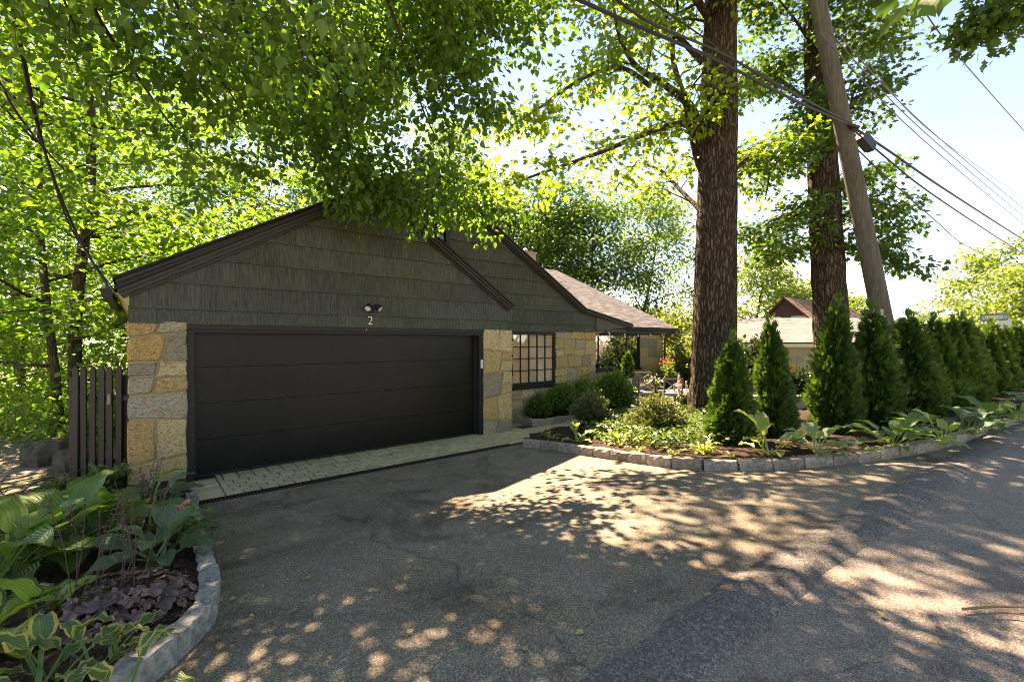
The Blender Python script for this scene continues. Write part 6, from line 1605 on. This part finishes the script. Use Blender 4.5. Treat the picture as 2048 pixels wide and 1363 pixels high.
# street sign
Y = 14.5; c = PX(1990, 681, Y); gz = g(c.x, Y)
t = thing('street_sign', 'green street name sign standing above the hedge', 'street sign', (c.x, Y, gz), R(6))
zc = CAMZ + (681.5 - 634) / F * Y - gz
obj('post', MB().tube([(0, .02, -.2), (0, .02, zc + .14)], .025, 8), M['rust'], t)
bl_ = obj('blade', MB().box((-.53, -.006, zc - .12), (.47, .006, zc + .12)), M['sign_green'], t, None, (0, R(-3), 0)); bl_.location = (zc * math.sin(R(3)), 0, 0)
def text_mesh(s_, size):
    cu = bpy.data.curves.new('lettering', 'FONT'); cu.body = s_; cu.size = size; cu.extrude = .002; cu.align_x = 'CENTER'; cu.align_y = 'CENTER'; cu.offset = .001
    tm = bpy.data.objects.new('tmp_text', cu); COL.objects.link(tm); bpy.context.view_layer.update()
    me_ = bpy.data.meshes.new_from_object(tm.evaluated_get(bpy.context.evaluated_depsgraph_get())); bpy.data.objects.remove(tm); return me_
obj('lettering', text_mesh('LYNWOOD', .14), M['sign_white'], bl_, (-.09, -.010, zc), (R(90), 0, 0))
obj('lettering', text_mesh('RD', .08), M['sign_white'], bl_, (.375, -.010, zc - .01), (R(90), 0, 0))
obj('cross_blade', MB().box((-.02, -.30, zc + .10), (.02, .30, zc + .2)), M['sign_brown'] if 'sign_brown' in M else simple('sign_brown', (.40, .16, .05), (.34, .13, .04), 8, .5), t, (0, 0, 0), (0, 0, R(-48)))
# second road sign seen from behind
c = PX(2010, 690, 17); t = thing('traffic_sign', 'grey back of a road sign just below the street name sign', 'sign', (c.x, 17, .3))
obj('panel', MB().prism([(.28 * math.cos(a), 2.35 + .28 * math.sin(a)) for a in np.arange(8) * math.pi / 4 + math.pi / 8], lambda a, b_, d: (a, d, b_), 0, .01), M['steel'], t)
obj('post', MB().box((-.02, .011, -.2), (.02, .04, 2.6)), M['steel'], t)

# ================================================================ litter on the asphalt
def drop(name, label, px, py, me, mat, rz, group, cat='leaf', sc_=1.0):
    p = GP(px, py); o = obj(name, me, mat, None, (p.x, p.y, p.z + .018), (hq.uniform(-.2, .2), hq.uniform(-.2, .2), rz), sc_); return tag(o, label, cat, group)
lv, lf_ = T_HEART; lm_ = mesh('fallen_leaf', lv * .06, lf_, attrs={'rnd': np.full(len(lv), .5)})
for i, (px, py) in enumerate([(500, 1238), (496, 1268), (592, 1225), (660, 1320), (815, 1270), (870, 1028), (985, 960), (836, 1140), (780, 970), (560, 1015), (470, 1200), (920, 1060), (1050, 1310), (1165, 1270), (1330, 1120), (700, 1090), (640, 1050), (1680, 1190), (1500, 1080), (1240, 1000), (1890, 1020), (1760, 1230), (1420, 1210), (890, 965), (620, 1160)]):
    drop('fallen_leaf', 'small dry leaf lying on the asphalt', px, py, lm_, M['dry'], i * 1.7, 'fallen leaves on the asphalt', 'leaf', .45 + .35 * ((i * .37) % 1))
for i, (a, b_, r__, lab) in enumerate([((1925, 1224), (2060, 1223), .008, 'long brown twig at the picture edge on the road'), ((1978, 1236), (2055, 1241), .006, 'shorter brown twig just below the long one'), ((1873, 1262), (1900, 1280), .006, 'short thick twig on the road'), ((1426, 1212), (1452, 1222), .004, 'tiny twig on the dark asphalt strip'), ((1545, 1252), (1556, 1262), .004, 'tiny pale twig at the edge of the dark asphalt strip')]):
    p, q = GP(*a), GP(*b_); dz = Vector((0, 0, .02)); t = thing('fallen_twig', lab, 'twig', p + dz)
    m_ = (q - p) * .5 + Vector((0, .012, .004)); obj('stick', MB().tube([Vector((0, 0, 0)), m_, q - p], [r__, r__ * .9, r__ * .6], 5), M['dry_twig'] if 'dry_twig' in M else simple('dry_twig', (.30, .17, .08), (.22, .12, .06), 20, .8), t)
rg = np.random.default_rng(3); n = 500; P = []
while len(P) < n:
    u_, v_ = rg.uniform(-1.0, 6.5), rg.uniform(-3.5, 9.5); x, y = uxy(u_, v_)
    if y < 1: continue
    if 1.0 < u_ < 1.8 or inpoly(x, y, P_right) or inpoly(x, y, P_left): continue
    P.append((x, y, (g(x, y) if u_ > 1.5 else .45) + .012))
A = rg.normal(size=(n, 3)); A[:, 2] *= .15
tag(obj('leaf_litter', leaf_cloud('leaf_litter', P, A, rg.normal(size=(n, 3)) * .25 + [0, 0, 1], rg.uniform(.008, .026, n), T_DIA, rg.random(n)), M['dry']), 'tiny bits of leaf litter scattered over the asphalt', None, None, 'stuff')
